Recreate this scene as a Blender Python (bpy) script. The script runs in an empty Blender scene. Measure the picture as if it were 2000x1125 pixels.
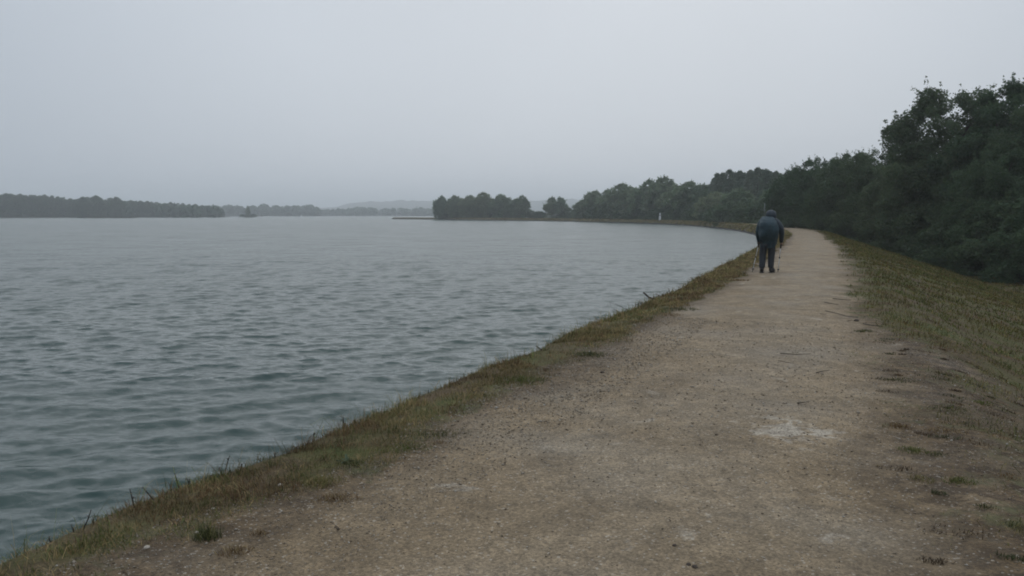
import bpy, bmesh, math, random
import numpy as np
from mathutils import Vector, Matrix

S = bpy.context.scene
COL = S.collection
R = math.radians
rnd = random.Random(7)
rng = np.random.default_rng(11)

# ------------------------------------------------------------------ camera
CAM_H, FPX, PITCH = 1.55, 1556.0, R(5.27)
cam_d = bpy.data.cameras.new('camera')
cam_d.sensor_width = 36.0
cam_d.lens = FPX / 2000 * 36
cam_d.clip_start, cam_d.clip_end = 0.05, 20000
cam = bpy.data.objects.new('camera', cam_d)
cam.location = (0, 0, CAM_H)
cam.rotation_euler = (math.pi / 2 - PITCH, 0, 0)
COL.objects.link(cam)
S.camera = cam

# ------------------------------------------------------------------ world, sun, exposure
SUN_EL, SUN_AZ = 38.0, 14.0            # a veiled sun ahead, azimuth measured to the right of the view
world = bpy.data.worlds.new('World')
S.world = world
world.use_nodes = True
wn, wl = world.node_tree.nodes, world.node_tree.links
wn.clear()


def wnode(t, **kw):
    n = wn.new(t)
    for k, v in kw.items():
        setattr(n, k, v)
    return n


w_out = wnode('ShaderNodeOutputWorld')
sky = wnode('ShaderNodeTexSky', sky_type='NISHITA', sun_disc=False, sun_elevation=R(SUN_EL), sun_rotation=R(SUN_AZ))
sky.dust_density, sky.air_density = 4.0, 1.5
bg_sky = wnode('ShaderNodeBackground')
bg_sky.inputs['Strength'].default_value = 0.05
wl.new(sky.outputs[0], bg_sky.inputs['Color'])
# the cloud deck: an even grey overcast that is brightest towards the veiled sun and overhead
tc = wnode('ShaderNodeTexCoord')
sun_dir = Vector((math.sin(R(4)) * math.cos(R(26)), math.cos(R(4)) * math.cos(R(26)), math.sin(R(26))))
dot = wnode('ShaderNodeVectorMath', operation='DOT_PRODUCT')
wl.new(tc.outputs['Generated'], dot.inputs[0])
dot.inputs[1].default_value = sun_dir
ramp = wnode('ShaderNodeMapRange', interpolation_type='SMOOTHSTEP')
ramp.inputs['From Min'].default_value = 0.66
ramp.inputs['From Max'].default_value = 1.0
ramp.inputs['To Min'].default_value = 0.0
ramp.inputs['To Max'].default_value = 1.0
wl.new(dot.outputs['Value'], ramp.inputs['Value'])
mixc = wnode('ShaderNodeMix', data_type='RGBA')
mixc.inputs['A'].default_value = (0.46, 0.52, 0.60, 1)
mixc.inputs['B'].default_value = (0.655, 0.705, 0.77, 1)
wl.new(ramp.outputs['Result'], mixc.inputs['Factor'])
nz = wnode('ShaderNodeTexNoise')
nz.inputs['Scale'].default_value = 1.6
nz.inputs['Detail'].default_value = 4
wl.new(tc.outputs['Generated'], nz.inputs['Vector'])
nzr = wnode('ShaderNodeMapRange')
nzr.inputs['From Min'].default_value, nzr.inputs['From Max'].default_value = 0.3, 0.7
nzr.inputs['To Min'].default_value, nzr.inputs['To Max'].default_value = 0.95, 1.05
wl.new(nz.outputs['Fac'], nzr.inputs['Value'])
mul = wnode('ShaderNodeMix', data_type='RGBA', blend_type='MULTIPLY')
mul.inputs['Factor'].default_value = 1
wl.new(mixc.outputs['Result'], mul.inputs['A'])
wl.new(nzr.outputs['Result'], mul.inputs['B'])
# an overcast sky grows brighter overhead
sepd = wnode('ShaderNodeSeparateXYZ')
wl.new(tc.outputs['Generated'], sepd.inputs[0])
zen = wnode('ShaderNodeMapRange', interpolation_type='SMOOTHSTEP')
zen.inputs['From Min'].default_value, zen.inputs['From Max'].default_value = 0.30, 1.0
zen.inputs['To Min'].default_value, zen.inputs['To Max'].default_value = 1.0, 1.8
wl.new(sepd.outputs[2], zen.inputs['Value'])
mulz = wnode('ShaderNodeMix', data_type='RGBA', blend_type='MULTIPLY')
mulz.inputs['Factor'].default_value = 1
wl.new(mul.outputs['Result'], mulz.inputs['A'])
wl.new(zen.outputs['Result'], mulz.inputs['B'])
mul = mulz
bg_cloud = wnode('ShaderNodeBackground')
bg_cloud.inputs['Strength'].default_value = 1.0
wl.new(mul.outputs['Result'], bg_cloud.inputs['Color'])
wmix = wnode('ShaderNodeMixShader')
wmix.inputs['Fac'].default_value = 0.93     # how much of the blue sky the clouds hide
wl.new(bg_sky.outputs[0], wmix.inputs[1])
wl.new(bg_cloud.outputs[0], wmix.inputs[2])
wl.new(wmix.outputs[0], w_out.inputs['Surface'])

sun_d = bpy.data.lights.new('sun', 'SUN')
sun_d.energy, sun_d.angle, sun_d.color = 0.5, R(120), (1.0, 0.97, 0.93)
sun = bpy.data.objects.new('sun', sun_d)
sv = Vector((math.sin(R(SUN_AZ)) * math.cos(R(SUN_EL)), math.cos(R(SUN_AZ)) * math.cos(R(SUN_EL)), math.sin(R(SUN_EL))))
sun.rotation_euler = sv.to_track_quat('Z', 'Y').to_euler()
sun.location = (0, 0, 60)
COL.objects.link(sun)

S.render.engine = 'CYCLES'
S.view_settings.view_transform = 'Standard'
S.view_settings.look = 'None'
S.view_settings.exposure = 0.0
S.view_settings.gamma = 1.0
S.view_settings.use_curve_mapping = False
S.cycles.use_denoising = True
S.cycles.max_bounces = 8
S.cycles.diffuse_bounces = 4
S.cycles.glossy_bounces = 2
S.cycles.transmission_bounces = 4
S.cycles.volume_bounces = 3
S.cycles.sample_clamp_indirect = 4
S.cycles.filter_width = 1.9

HAZE = 0.00054


# ------------------------------------------------------------------ helpers
def ray(px, py):
    dx, dz = (px - 1000) / FPX, -(py - 562.5) / FPX
    c, s = math.cos(PITCH), math.sin(PITCH)
    return Vector((dx, c + dz * s, -s + dz * c))


def gp(px, py, z=0.0):
    d = ray(px, py)
    t = (z - CAM_H) / d.z
    return Vector((d.x * t, d.y * t, z))


def at(px, dist, z=0.0):
    """ground point at forward distance dist on the column px of the photograph"""
    return Vector(((px - 1000) / FPX * dist, dist, z))


def top_z(py, dist):
    return CAM_H + (418.8 - py) / FPX * dist


def tag(o, label=None, cat=None, group=None, kind=None):
    if label: o['label'] = label
    if cat: o['category'] = cat
    if group: o['group'] = group
    if kind: o['kind'] = kind
    return o


def link(name, mesh, mat=None, parent=None):
    o = bpy.data.objects.new(name, mesh)
    COL.objects.link(o)
    if mat is not None and not mesh.materials:
        mesh.materials.append(mat)
    if parent is not None:
        o.parent = parent
    return o


def empty(name, loc, rz=0.0, sc=1.0):
    o = bpy.data.objects.new(name, None)
    o.location = loc
    o.rotation_euler = (0, 0, rz)
    o.scale = (sc, sc, sc) if not isinstance(sc, tuple) else sc
    o.empty_display_size = 0.2
    COL.objects.link(o)
    return o


def np_mesh(name, verts, faces, smooth=False, col=None):
    """verts (n,3), faces (m,k) of one polygon size k"""
    me = bpy.data.meshes.new(name)
    verts = np.ascontiguousarray(verts, dtype=np.float32)
    faces = np.ascontiguousarray(faces, dtype=np.int32)
    m, k = faces.shape
    me.vertices.add(len(verts))
    me.vertices.foreach_set('co', verts.ravel())
    me.loops.add(m * k)
    me.loops.foreach_set('vertex_index', faces.ravel())
    me.polygons.add(m)
    me.polygons.foreach_set('loop_start', np.arange(0, m * k, k, dtype=np.int32))
    me.polygons.foreach_set('loop_total', np.full(m, k, dtype=np.int32))
    me.update(calc_edges=True)
    if smooth:
        me.polygons.foreach_set('use_smooth', np.ones(m, dtype=bool))
    if col is not None:
        a = me.attributes.new('Col', 'FLOAT_COLOR', 'POINT')
        c = np.ones((len(verts), 4), dtype=np.float32)
        c[:, :3] = col
        a.data.foreach_set('color', c.ravel())
    return me


def add_attr(me, name, vals):
    a = me.attributes.new(name, 'FLOAT', 'POINT')
    a.data.foreach_set('value', np.ascontiguousarray(vals, dtype=np.float32).ravel())


def hash2(ix, iy, seed):
    h = (ix.astype(np.int64) * 374761393 + iy.astype(np.int64) * 668265263 + seed * 974634721) & 0xffffffff
    h = ((h ^ (h >> 13)) * 1274126177) & 0xffffffff
    return ((h ^ (h >> 16)) & 0xffff) / 65535.0


def vnoise(x, y, seed=0):
    ix, iy = np.floor(x), np.floor(y)
    fx, fy = x - ix, y - iy
    fx, fy = fx * fx * (3 - 2 * fx), fy * fy * (3 - 2 * fy)
    a, b = hash2(ix, iy, seed), hash2(ix + 1, iy, seed)
    c, d = hash2(ix, iy + 1, seed), hash2(ix + 1, iy + 1, seed)
    return (a * (1 - fx) + b * fx) * (1 - fy) + (c * (1 - fx) + d * fx) * fy


def fbm(x, y, seed=0, oct=3):
    v, a, t = 0, 1.0, 0
    for i in range(oct):
        v = v + a * vnoise(x * 2 ** i, y * 2 ** i, seed + i)
        t += a
        a *= 0.5
    return v / t


class NT:
    """small node-tree builder"""
    def __init__(self, name):
        self.m = bpy.data.materials.new(name)
        self.m.use_nodes = True
        self.n, self.l = self.m.node_tree.nodes, self.m.node_tree.links
        self.n.clear()
        self.out = self.n.new('ShaderNodeOutputMaterial')

    def node(self, t, ins=None, **kw):
        nd = self.n.new(t)
        for k, v in kw.items():
            setattr(nd, k, v)
        for k, v in (ins or {}).items():
            sock = nd.inputs[k]
            if isinstance(v, bpy.types.NodeSocket):
                self.l.new(v, sock)
            else:
                sock.default_value = v
        return nd

    def pos(self):
        return self.node('ShaderNodeNewGeometry').outputs['Position']

    def noise(self, scale, detail=3, rough=0.5, vec=None, dist=0.0):
        ins = {'Scale': scale, 'Detail': detail, 'Roughness': rough, 'Distortion': dist}
        if vec is not None: ins['Vector'] = vec
        return self.node('ShaderNodeTexNoise', ins).outputs['Fac']

    def rng(self, v, a, b, c=0.0, d=1.0, smooth=False):
        n = self.node('ShaderNodeMapRange', {'Value': v, 'From Min': a, 'From Max': b, 'To Min': c, 'To Max': d})
        if smooth: n.interpolation_type = 'SMOOTHSTEP'
        return n.outputs['Result']

    def mix(self, f, a, b, blend='MIX'):
        n = self.n.new('ShaderNodeMix')
        n.data_type, n.blend_type = 'RGBA', blend
        for s, v in ((n.inputs[0], f), (n.inputs[6], a), (n.inputs[7], b)):
            if isinstance(v, bpy.types.NodeSocket): self.l.new(v, s)
            elif isinstance(v, (int, float)): s.default_value = v if s.type == 'VALUE' else (v, v, v, 1)
            else: s.default_value = (*v, 1) if len(v) == 3 else v
        return n.outputs[2]

    def math(self, op, a, b=0.0, clamp=False):
        n = self.n.new('ShaderNodeMath')
        n.operation, n.use_clamp = op, clamp
        for s, v in ((n.inputs[0], a), (n.inputs[1], b)):
            if isinstance(v, bpy.types.NodeSocket): self.l.new(v, s)
            else: s.default_value = v
        return n.outputs[0]

    def attr(self, name, out='Fac'):
        return self.node('ShaderNodeAttribute', attribute_name=name).outputs[out]

    def bump(self, h, strength, dist, normal=None):
        ins = {'Height': h, 'Strength': strength, 'Distance': dist}
        if normal is not None: ins['Normal'] = normal
        return self.node('ShaderNodeBump', ins).outputs['Normal']

    def principled(self, col, rough=0.7, spec=0.5, normal=None, **more):
        p = self.n.new('ShaderNodeBsdfPrincipled')
        for k, v in dict({'Base Color': col, 'Roughness': rough, 'Specular IOR Level': spec}, **more).items():
            if isinstance(v, bpy.types.NodeSocket): self.l.new(v, p.inputs[k])
            elif k == 'Base Color' and len(v) == 3: p.inputs[k].default_value = (*v, 1)
            else: p.inputs[k].default_value = v
        if normal is not None: self.l.new(normal, p.inputs['Normal'])
        return p.outputs[0]

    def done(self, shader):
        self.l.new(shader, self.out.inputs['Surface'])
        return self.m


def simple(name, col, rough=0.6, var=0.25, scale=20.0, spec=0.4, bump=0.0, bdist=0.005):
    t = NT(name)
    co = t.node('ShaderNodeTexCoord').outputs['Object']
    nz = t.noise(scale, 4, 0.6, co)
    f = t.rng(nz, 0.3, 0.7, 1 - var, 1 + var)
    c = t.mix(1.0, col, f, 'MULTIPLY')
    nrm = t.bump(t.noise(scale * 3, 3, 0.6, co), bump, bdist) if bump else None
    return t.done(t.principled(c, rough, spec, nrm))


# ------------------------------------------------------------------ materials
def mat_embankment():
    t = NT('embankment')
    P = t.pos()
    sep = t.node('ShaderNodeSeparateXYZ', {'Vector': P})
    g = t.attr('grass')
    # --- gravel
    big = t.noise(0.55, 4, 0.6, P)
    c = t.mix(t.rng(big, 0.35, 0.65), (0.205, 0.148, 0.085), (0.264, 0.196, 0.118))
    warm = t.noise(1.7, 5, 0.65, P, 0.6)
    c = t.mix(t.rng(warm, 0.45, 0.72, 0, 0.75), c, (0.158, 0.108, 0.056))
    grey = t.noise(0.8, 3, 0.5, t.node('ShaderNodeVectorMath', {0: P, 1: (11.3, 4.1, 0)}, operation='ADD').outputs[0])
    c = t.mix(t.rng(grey, 0.48, 0.74, 0, 0.5), c, (0.222, 0.186, 0.134))
    pale = t.noise(2.6, 6, 0.62, t.node('ShaderNodeVectorMath', {0: P, 1: (3.1, 7.7, 0)}, operation='ADD').outputs[0], 0.4)
    palem = t.rng(pale, 0.635, 0.70, 0, 0.8)
    # the worn chalky patch right of the middle of the path
    pc = gp(1550, 842)
    d = t.node('ShaderNodeVectorMath', {0: P, 1: (-pc.x, -pc.y, 0)}, operation='ADD').outputs[0]
    d = t.node('ShaderNodeVectorMath', {0: d, 1: (1 / 0.36, 1 / 0.42, 0)}, operation='MULTIPLY').outputs[0]
    ln = t.node('ShaderNodeVectorMath', {0: d}, operation='LENGTH').outputs['Value']
    brk = t.noise(7.0, 5, 0.6, P, 0.8)
    pm = t.math('ADD', ln, t.rng(brk, 0.3, 0.7, -0.7, 0.9))
    palem = t.math('MAXIMUM', palem, t.rng(pm, 0.85, 0.45, 0, 0.9))
    c = t.mix(palem, c, (0.40, 0.345, 0.27))
    mid_ = t.attr('tread')
    c = t.mix(t.math('MULTIPLY', mid_, t.rng(t.noise(0.9, 4, 0.6, P), 0.3, 0.65, 0.1, 0.75)), c, (0.272, 0.212, 0.140))
    worn = t.attr('worn')
    c = t.mix(t.math('MULTIPLY', worn, t.rng(t.noise(1.3, 4, 0.6, P), 0.35, 0.6, 0.45, 0.95)), c, (0.102, 0.064, 0.029))
    litter = t.noise(4.3, 7, 0.72, t.node('ShaderNodeMapping', {'Vector': P, 'Rotation': (0, 0, R(25)), 'Scale': (1.0, 1.5, 1.0)}).outputs[0], 0.6)
    c = t.mix(t.math('MULTIPLY', worn, t.rng(litter, 0.43, 0.56, 0, 0.92)), c, (0.055, 0.034, 0.016))
    v = t.node('ShaderNodeTexVoronoi', {'Vector': P, 'Scale': 95.0, 'Randomness': 1.0})
    stone = t.node('ShaderNodeSeparateColor', {'Color': v.outputs['Color']}).outputs[0]
    c = t.mix(1.0, c, t.rng(stone, 0, 1, 0.66, 1.30), 'MULTIPLY')
    c = t.mix(t.rng(stone, 0.965, 0.975, 0, 0.55), c, (0.42, 0.38, 0.32))
    fine = t.noise(34, 5, 0.75, P)
    c = t.mix(1.0, c, t.rng(fine, 0.3, 0.7, 0.74, 1.26), 'MULTIPLY')
    mid = t.noise(7.5, 5, 0.7, P, 0.3)
    c = t.mix(1.0, c, t.rng(mid, 0.3, 0.7, 0.74, 1.22), 'MULTIPLY')
    soft = t.noise(1.9, 3, 0.5, t.node('ShaderNodeVectorMath', {0: P, 1: (5.2, 1.1, 0)}, operation='ADD').outputs[0], 1.2)
    c = t.mix(1.0, c, t.rng(soft, 0.35, 0.68, 0.86, 1.12), 'MULTIPLY')
    spots = t.noise(26, 4, 0.7, P)
    c = t.mix(t.rng(spots, 0.63, 0.73, 0, 0.32), c, (0.075, 0.055, 0.038))
    # --- brown litter and soil at the grass
    soil = t.mix(t.rng(t.noise(5.0, 5, 0.7, P), 0.35, 0.65), (0.068, 0.048, 0.028), (0.128, 0.094, 0.056))
    green = t.mix(t.rng(t.noise(3.1, 4, 0.6, P), 0.35, 0.65), (0.072, 0.080, 0.030), (0.118, 0.106, 0.046))
    gr = t.mix(t.rng(t.noise(1.1, 5, 0.65, P), 0.42, 0.6), soil, green)
    gr = t.mix(1.0, gr, t.rng(t.noise(40, 4, 0.8, P), 0.3, 0.7, 0.55, 1.45), 'MULTIPLY')
    edge = t.math('ADD', g, t.rng(t.noise(4.2, 6, 0.7, P, 0.4), 0.3, 0.7, -0.38, 0.38))
    c = t.mix(t.rng(edge, 0.38, 0.62), c, gr)
    # --- wet stone at the water's edge
    z = t.math('ADD', sep.outputs[2], t.rng(t.noise(2.0, 3, 0.5, P), 0.3, 0.7, -0.1, 0.1))
    c = t.mix(t.math('MULTIPLY', t.rng(z, -0.62, -0.74), t.attr('shore')), c, (0.045, 0.043, 0.04))
    hgt = t.math('ADD', t.math('MULTIPLY', v.outputs['Distance'], -0.5), t.math('ADD', fine, t.math('MULTIPLY', mid, 0.8)))
    nrm = t.bump(hgt, 0.8, 0.012)
    rough = t.rng(grey, 0.45, 0.72, 0.85, 0.68)
    return t.done(t.principled(c, rough, t.rng(g, 0.2, 0.7, 0.33, 0.06), nrm))


def mat_water():
    t = NT('lake_water')
    P = t.pos()
    w = t.attr('ripple')
    m1 = t.node('ShaderNodeMapping', {'Vector': P, 'Rotation': (0, 0, R(-12)), 'Scale': (0.42, 1.0, 1.0)}).outputs[0]
    gust = t.noise(0.03, 3, 0.5, t.node('ShaderNodeMapping', {'Vector': P, 'Rotation': (0, 0, R(-20)), 'Scale': (0.35, 1, 1)}).outputs[0])
    gw = t.rng(gust, 0.35, 0.65, 0.62, 1.35)
    m2 = t.node('ShaderNodeMapping', {'Vector': P, 'Rotation': (0, 0, R(10)), 'Scale': (0.5, 1.0, 1.0)}).outputs[0]

    def tilt(scale, vec, detail, amp, dist=0.3):
        n = t.node('ShaderNodeTexNoise', {'Scale': scale, 'Detail': detail, 'Roughness': 0.62, 'Distortion': dist, 'Vector': vec}).outputs['Color']
        d = t.node('ShaderNodeVectorMath', {0: n, 1: (-0.5, -0.5, -0.5)}, operation='ADD').outputs[0]
        d = t.node('ShaderNodeVectorMath', {0: d, 1: (0.6, 1.0, 0.0)}, operation='MULTIPLY').outputs[0]
        return t.node('ShaderNodeVectorMath', {0: d, 'Scale': amp}, operation='SCALE').outputs[0]

    big = tilt(1.1, m1, 3, t.math('MULTIPLY', t.math('MULTIPLY', w, gw), 0.62))
    sml = tilt(5.5, m2, 4, t.math('MULTIPLY', t.math('ADD', t.math('MULTIPLY', w, 0.25), 0.72), gw))
    nrm = t.node('ShaderNodeNewGeometry').outputs['Normal']
    tiny = tilt(19.0, m1, 3, 0.34)
    swell = tilt(0.36, m1, 3, t.math('MULTIPLY', w, 0.5))
    for d in (big, sml, tiny, swell):
        nrm = t.node('ShaderNodeVectorMath', {0: nrm, 1: d}, operation='ADD').outputs[0]
    nrm = t.node('ShaderNodeVectorMath', {0: nrm}, operation='NORMALIZE').outputs[0]
    c = t.mix(t.rng(t.noise(0.12, 2, 0.5, P), 0.3, 0.7), (0.010, 0.038, 0.034), (0.015, 0.043, 0.035))
    rough = t.rng(w, 0.0, 1.0, 0.16, 0.27)
    return t.done(t.principled(c, rough, 0.33, nrm, IOR=1.333))


def mat_leaf(name, a, b, transl=0.4):
    t = NT(name)
    col = t.attr('Col', 'Color')
    oi = t.node('ShaderNodeObjectInfo').outputs['Random']
    base = t.mix(oi, a, b)
    c = t.mix(1.0, base, col, 'MULTIPLY')
    d = t.node('ShaderNodeBsdfDiffuse', {'Color': c}).outputs[0]
    tr = t.node('ShaderNodeBsdfTranslucent', {'Color': c}).outputs[0]
    mx = t.node('ShaderNodeMixShader', {0: transl, 1: d, 2: tr}).outputs[0]
    return t.done(mx)


def mat_col(name, rough=0.8, transl=0.2):
    t = NT(name)
    c = t.attr('Col', 'Color')
    d = t.principled(c, rough, 0.1)
    if not transl: return t.done(d)
    tr = t.node('ShaderNodeBsdfTranslucent', {'Color': c}).outputs[0]
    return t.done(t.node('ShaderNodeMixShader', {0: transl, 1: d, 2: tr}).outputs[0])


M_EMB = mat_embankment()
M_WATER = mat_water()
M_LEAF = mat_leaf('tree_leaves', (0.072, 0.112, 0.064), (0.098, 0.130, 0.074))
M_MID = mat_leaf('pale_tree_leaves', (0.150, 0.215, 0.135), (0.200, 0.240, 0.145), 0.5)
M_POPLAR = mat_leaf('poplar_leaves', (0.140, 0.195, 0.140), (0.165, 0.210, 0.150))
M_BARK = simple('bark', (0.055, 0.045, 0.036), 0.9, 0.35, 12, 0.2, 0.6, 0.02)
M_GRASS = mat_col('grass_blades')
M_STONE = mat_col('gravel_stones', 0.8, 0)
M_STALK = simple('dead_stalk', (0.035, 0.028, 0.022), 0.85, 0.3, 60)
M_WOOD = simple('wet_wood', (0.050, 0.038, 0.030), 0.75, 0.35, 40, 0.3, 0.5)
M_DRYLEAF = simple('dry_leaf', (0.13, 0.062, 0.035), 0.8, 0.35, 60)
M_GREENLEAF = simple('weed_leaf', (0.07, 0.095, 0.045), 0.6, 0.3, 60)


# ------------------------------------------------------------------ the dike: centre line, widths, cross-section
def catmull(pts, n):
    pts = [np.array(p, float) for p in pts]
    P = [2 * pts[0] - pts[1]] + pts + [2 * pts[-1] - pts[-2]]
    out = []
    for i in range(1, len(P) - 2):
        a, b, c, d = P[i - 1], P[i], P[i + 1], P[i + 2]
        for k in range(n):
            u = k / n
            out.append(0.5 * ((2 * b) + (c - a) * u + (2 * a - 5 * b + 4 * c - d) * u * u + (3 * b - a - 3 * c + d) * u ** 3))
    out.append(pts[-1])
    return np.array(out)


CL = catmull([(-26, -56), (-13, -27), (-4.1, -6), (-1.5, 0), (0.25, 4), (2.1, 8.4), (4.2, 13.2), (7.5, 21), (11.0, 29.8), (17.5, 47),
              (24.9, 68), (33.0, 97), (39.6, 134), (43.2, 175), (42.0, 218), (33.5, 258), (19, 299), (-1, 337), (-30, 389), (-64, 446)], 60)
seg = np.hypot(*np.diff(CL, axis=0).T)
SARC = np.concatenate([[0], np.cumsum(seg)])
TOT = SARC[-1]
S0 = SARC[np.argmin(np.hypot(CL[:, 0] + 1.5, CL[:, 1]))]    # arc length abreast of the camera


def cl(s):
    x, y = np.interp(s, SARC, CL[:, 0]), np.interp(s, SARC, CL[:, 1])
    e = 0.6
    tx = np.interp(s + e, SARC, CL[:, 0]) - np.interp(s - e, SARC, CL[:, 0])
    ty = np.interp(s + e, SARC, CL[:, 1]) - np.interp(s - e, SARC, CL[:, 1])
    l = np.hypot(tx, ty) + 1e-9
    return x, y, ty / l, -tx / l          # position and the unit normal to the right


def s_off(p):
    """arc length and offset of a ground point"""
    i = int(np.argmin(np.hypot(CL[:, 0] - p[0], CL[:, 1] - p[1])))
    s = SARC[i]
    x, y, nx, ny = cl(np.array([s]))
    return s, float((p[0] - x[0]) * nx[0] + (p[1] - y[0]) * ny[0])


def table(px, z):
    t = sorted(s_off(gp(a, b, z)) for a, b in px)
    return np.array([a for a, _ in t]), np.array([b for _, b in t])


LE = table([(230, 1125), (430, 1030), (640, 935), (800, 862), (960, 785), (1090, 725), (1190, 670), (1300, 612), (1400, 566), (1460, 531), (1500, 503)], 0)
RE = table([(1612, 467), (1632, 482), (1646, 510), (1655, 560), (1672, 640), (1672, 740), (1690, 880), (1720, 1040)], 0)
CE = table([(0, 1108), (250, 990), (500, 908), (800, 794), (1000, 708), (1240, 603), (1350, 552), (1430, 512)], -0.06)
print('LE', [(round(float(a - S0), 1), round(float(b), 2)) for a, b in zip(*LE)])
print('RE', [(round(float(a - S0), 1), round(float(b), 2)) for a, b in zip(*RE)])
print('CE', [(round(float(a - S0), 1), round(float(b), 2)) for a, b in zip(*CE)])


def edges(s):
    le = np.interp(s, np.append(LE[0], S0 + 60), np.append(LE[1], -1.25))
    re = np.interp(s, np.append(RE[0], S0 + 80), np.append(RE[1], 1.25))
    ce = np.interp(s, np.append(CE[0], [S0 + 60, S0 + 75]), np.append(CE[1], [-2.3, -2.4]))
    ce = ce + (fbm(s * 0.55, s * 0 + 3.3, 17, 4) - 0.5) * 0.55
    return le, re, np.minimum(ce, le - 0.25)


def profile(s, u):
    """height of the dike at offset u (all arrays)"""
    le, re, ce = edges(s)
    x, y, nx, ny = cl(s)
    wx, wy = x + nx * u, y + ny * u
    n = fbm(wx * 0.9, wy * 0.9, 3) - 0.5
    n2 = fbm(wx * 3.1, wy * 3.1, 9) - 0.5
    z = np.zeros_like(u)
    inside = (u > le) & (u < re)
    z += np.where(inside, 0.025 * (1 - ((u - (le + re) / 2) / np.maximum((re - le) / 2, .1)) ** 2), 0)
    a = np.clip((le - u) / np.maximum(le - ce, .1), 0, 1)
    z += np.where(u <= le, 0.05 * n * np.minimum(a * 3, 1) - 0.05 * a ** 2, 0)
    b = np.clip(ce - u, 0, None)
    z += np.where(u < ce, -b * 0.98 + 0.05 * n2 * np.minimum(b * 4, 1) - 0.0, 0)
    r = np.clip(u - np.maximum(re, 1.15) - 0.5, 0, None)
    flank = -0.30 * r * np.minimum(r / 1.2, 1)
    flank = np.maximum(flank, -2.06 - 0.02 * r)
    z += np.where(u > re, flank + 0.10 * n * np.minimum(r * 0.7, 1) + 0.02 * n2, 0)
    z += 0.012 * n2
    return wx, wy, np.maximum(z, -3.2)


def grassiness(s, u):
    le, re, ce = edges(s)
    x, y, nx, ny = cl(s)
    wx, wy = x + nx * u, y + ny * u
    j = (fbm(wx * 1.3, wy * 1.3, 21, 4) - 0.5) * 1.1
    near = np.clip(1 - np.abs(s - S0 - 1) / 10.0, 0, 1)
    wl_ = 0.22 + 0.28 * near
    gl = np.clip((le - u) / wl_ * 0.5 + 0.44 + j * 1.15, 0, 1)
    far = s - S0
    wr = np.where(far < 12, 0.9, 0.5)
    worn = np.interp(far, [-20, 4, 8, 10.5, 14], [4.4, 3.8, 2.4, 0.8, 0.0])      # trampled ground right of the path near the camera
    gr = np.clip((u - re - worn) / wr * 0.5 + 0.36 + j * 0.9, 0, 1)
    gr = np.where(u > re + worn + 0.35, np.maximum(gr, 0.55 + j * 0.5), gr)
    wornz = (u > re - 0.2) & (u < re + worn + 0.3)
    gr = np.where(wornz, np.maximum(gr, 0.46 * np.clip((u - re + 0.3) / 1.1, 0, 1) + j * 0.7), gr)
    return np.clip(np.where(u < (le + re) / 2, gl, gr), 0, 1)


ss = [0.0]
while ss[-1] < TOT:
    d = abs(ss[-1] - S0)
    ss.append(ss[-1] + (0.09 + max(0, d - 12) * 0.012 if d < 90 else 1.1 + (d - 90) * 0.008))
ss = np.array(ss[:-1] + [TOT])
ts = np.concatenate([np.linspace(0, 1, 34)])


def strip(u_of, name):
    """sheet over (s, k) where u_of gives the offsets per station"""
    U = u_of(ss)                                     # (ns, nk)
    Sg = np.repeat(ss[:, None], U.shape[1], 1)
    X, Y, Z = profile(Sg, U)
    G = grassiness(Sg, U)
    ns, nk = U.shape
    idx = np.arange(ns * nk).reshape(ns, nk)
    f = np.stack([idx[:-1, :-1], idx[:-1, 1:], idx[1:, 1:], idx[1:, :-1]], -1).reshape(-1, 4)
    me = np_mesh(name, np.stack([X, Y, Z], -1).reshape(-1, 3), f, True)
    add_attr(me, 'grass', G)
    le, re, ce = edges(Sg)
    far = Sg - S0
    wid = np.interp(far, [-20, 4, 8, 10.5, 14, 30], [4.4, 3.8, 2.4, 1.1, 0.5, 0.35])
    wob = (fbm(X * 1.1, Y * 1.1, 71, 4) - 0.5) * 1.3
    wr_ = np.clip((U - re + 0.15 + wob * 0.6) / 0.7, 0, 1) * np.clip((re + wid + 0.6 - U) / 0.5, 0, 1)
    wl2 = np.clip((le + 0.40 + wob * 0.5 - U) / 0.35, 0, 1) * 0.75
    add_attr(me, 'worn', np.clip(np.maximum(wr_, wl2), 0, 1))
    add_attr(me, 'shore', (U < -1.0).astype(float))
    rel = (U - le) / np.maximum(re - le, 0.1)
    add_attr(me, 'tread', np.clip(np.exp(-((rel - 0.62 + wob * 0.12) / 0.22) ** 2), 0, 1))
    return me


def path_limits(s):
    le, re, ce = edges(s)
    far = s - S0
    worn = np.interp(far, [-20, 4, 8, 10.5, 14], [3.0, 2.8, 1.9, 0.6, 0.0])
    return le, re + worn


def u_path(s):
    le, re = path_limits(s)
    return le[:, None] + (re - le)[:, None] * np.linspace(0, 1, 36)[None]


def u_left(s):
    le, re, ce = edges(s)
    k1 = np.linspace(0, 1, 14)
    a = (ce - 3.2)[:, None] + 3.2 * (np.linspace(0, 1, 26)[None] ** 0.7)
    b = ce[:, None] + (le - ce)[:, None] * k1[None, 1:]
    return np.concatenate([a, b], 1)


def u_right(s):
    le, re = path_limits(s)
    k = np.linspace(0, 1, 60) ** 1.3
    return re[:, None] + (14.0 - re)[:, None] * k[None]


path = tag(link('gravel_path', strip(u_path, 'gravel_path'), M_EMB), kind='structure')
bank = tag(link('lake_bank', strip(u_left, 'lake_bank'), M_EMB), kind='structure')
slope = tag(link('grass_slope', strip(u_right, 'grass_slope'), M_EMB), kind='structure')

# land side ground and lake bed: one sheet to the horizon
def mat_ground():
    t = NT('ground')
    P = t.pos()
    c = t.mix(t.rng(t.noise(0.6, 5, 0.65, P), 0.35, 0.65), (0.06, 0.06, 0.03), (0.10, 0.085, 0.045))
    return t.done(t.principled(c, 0.9, 0.2, t.bump(t.noise(8, 5, 0.7, P), 0.7, 0.05)))


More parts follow.
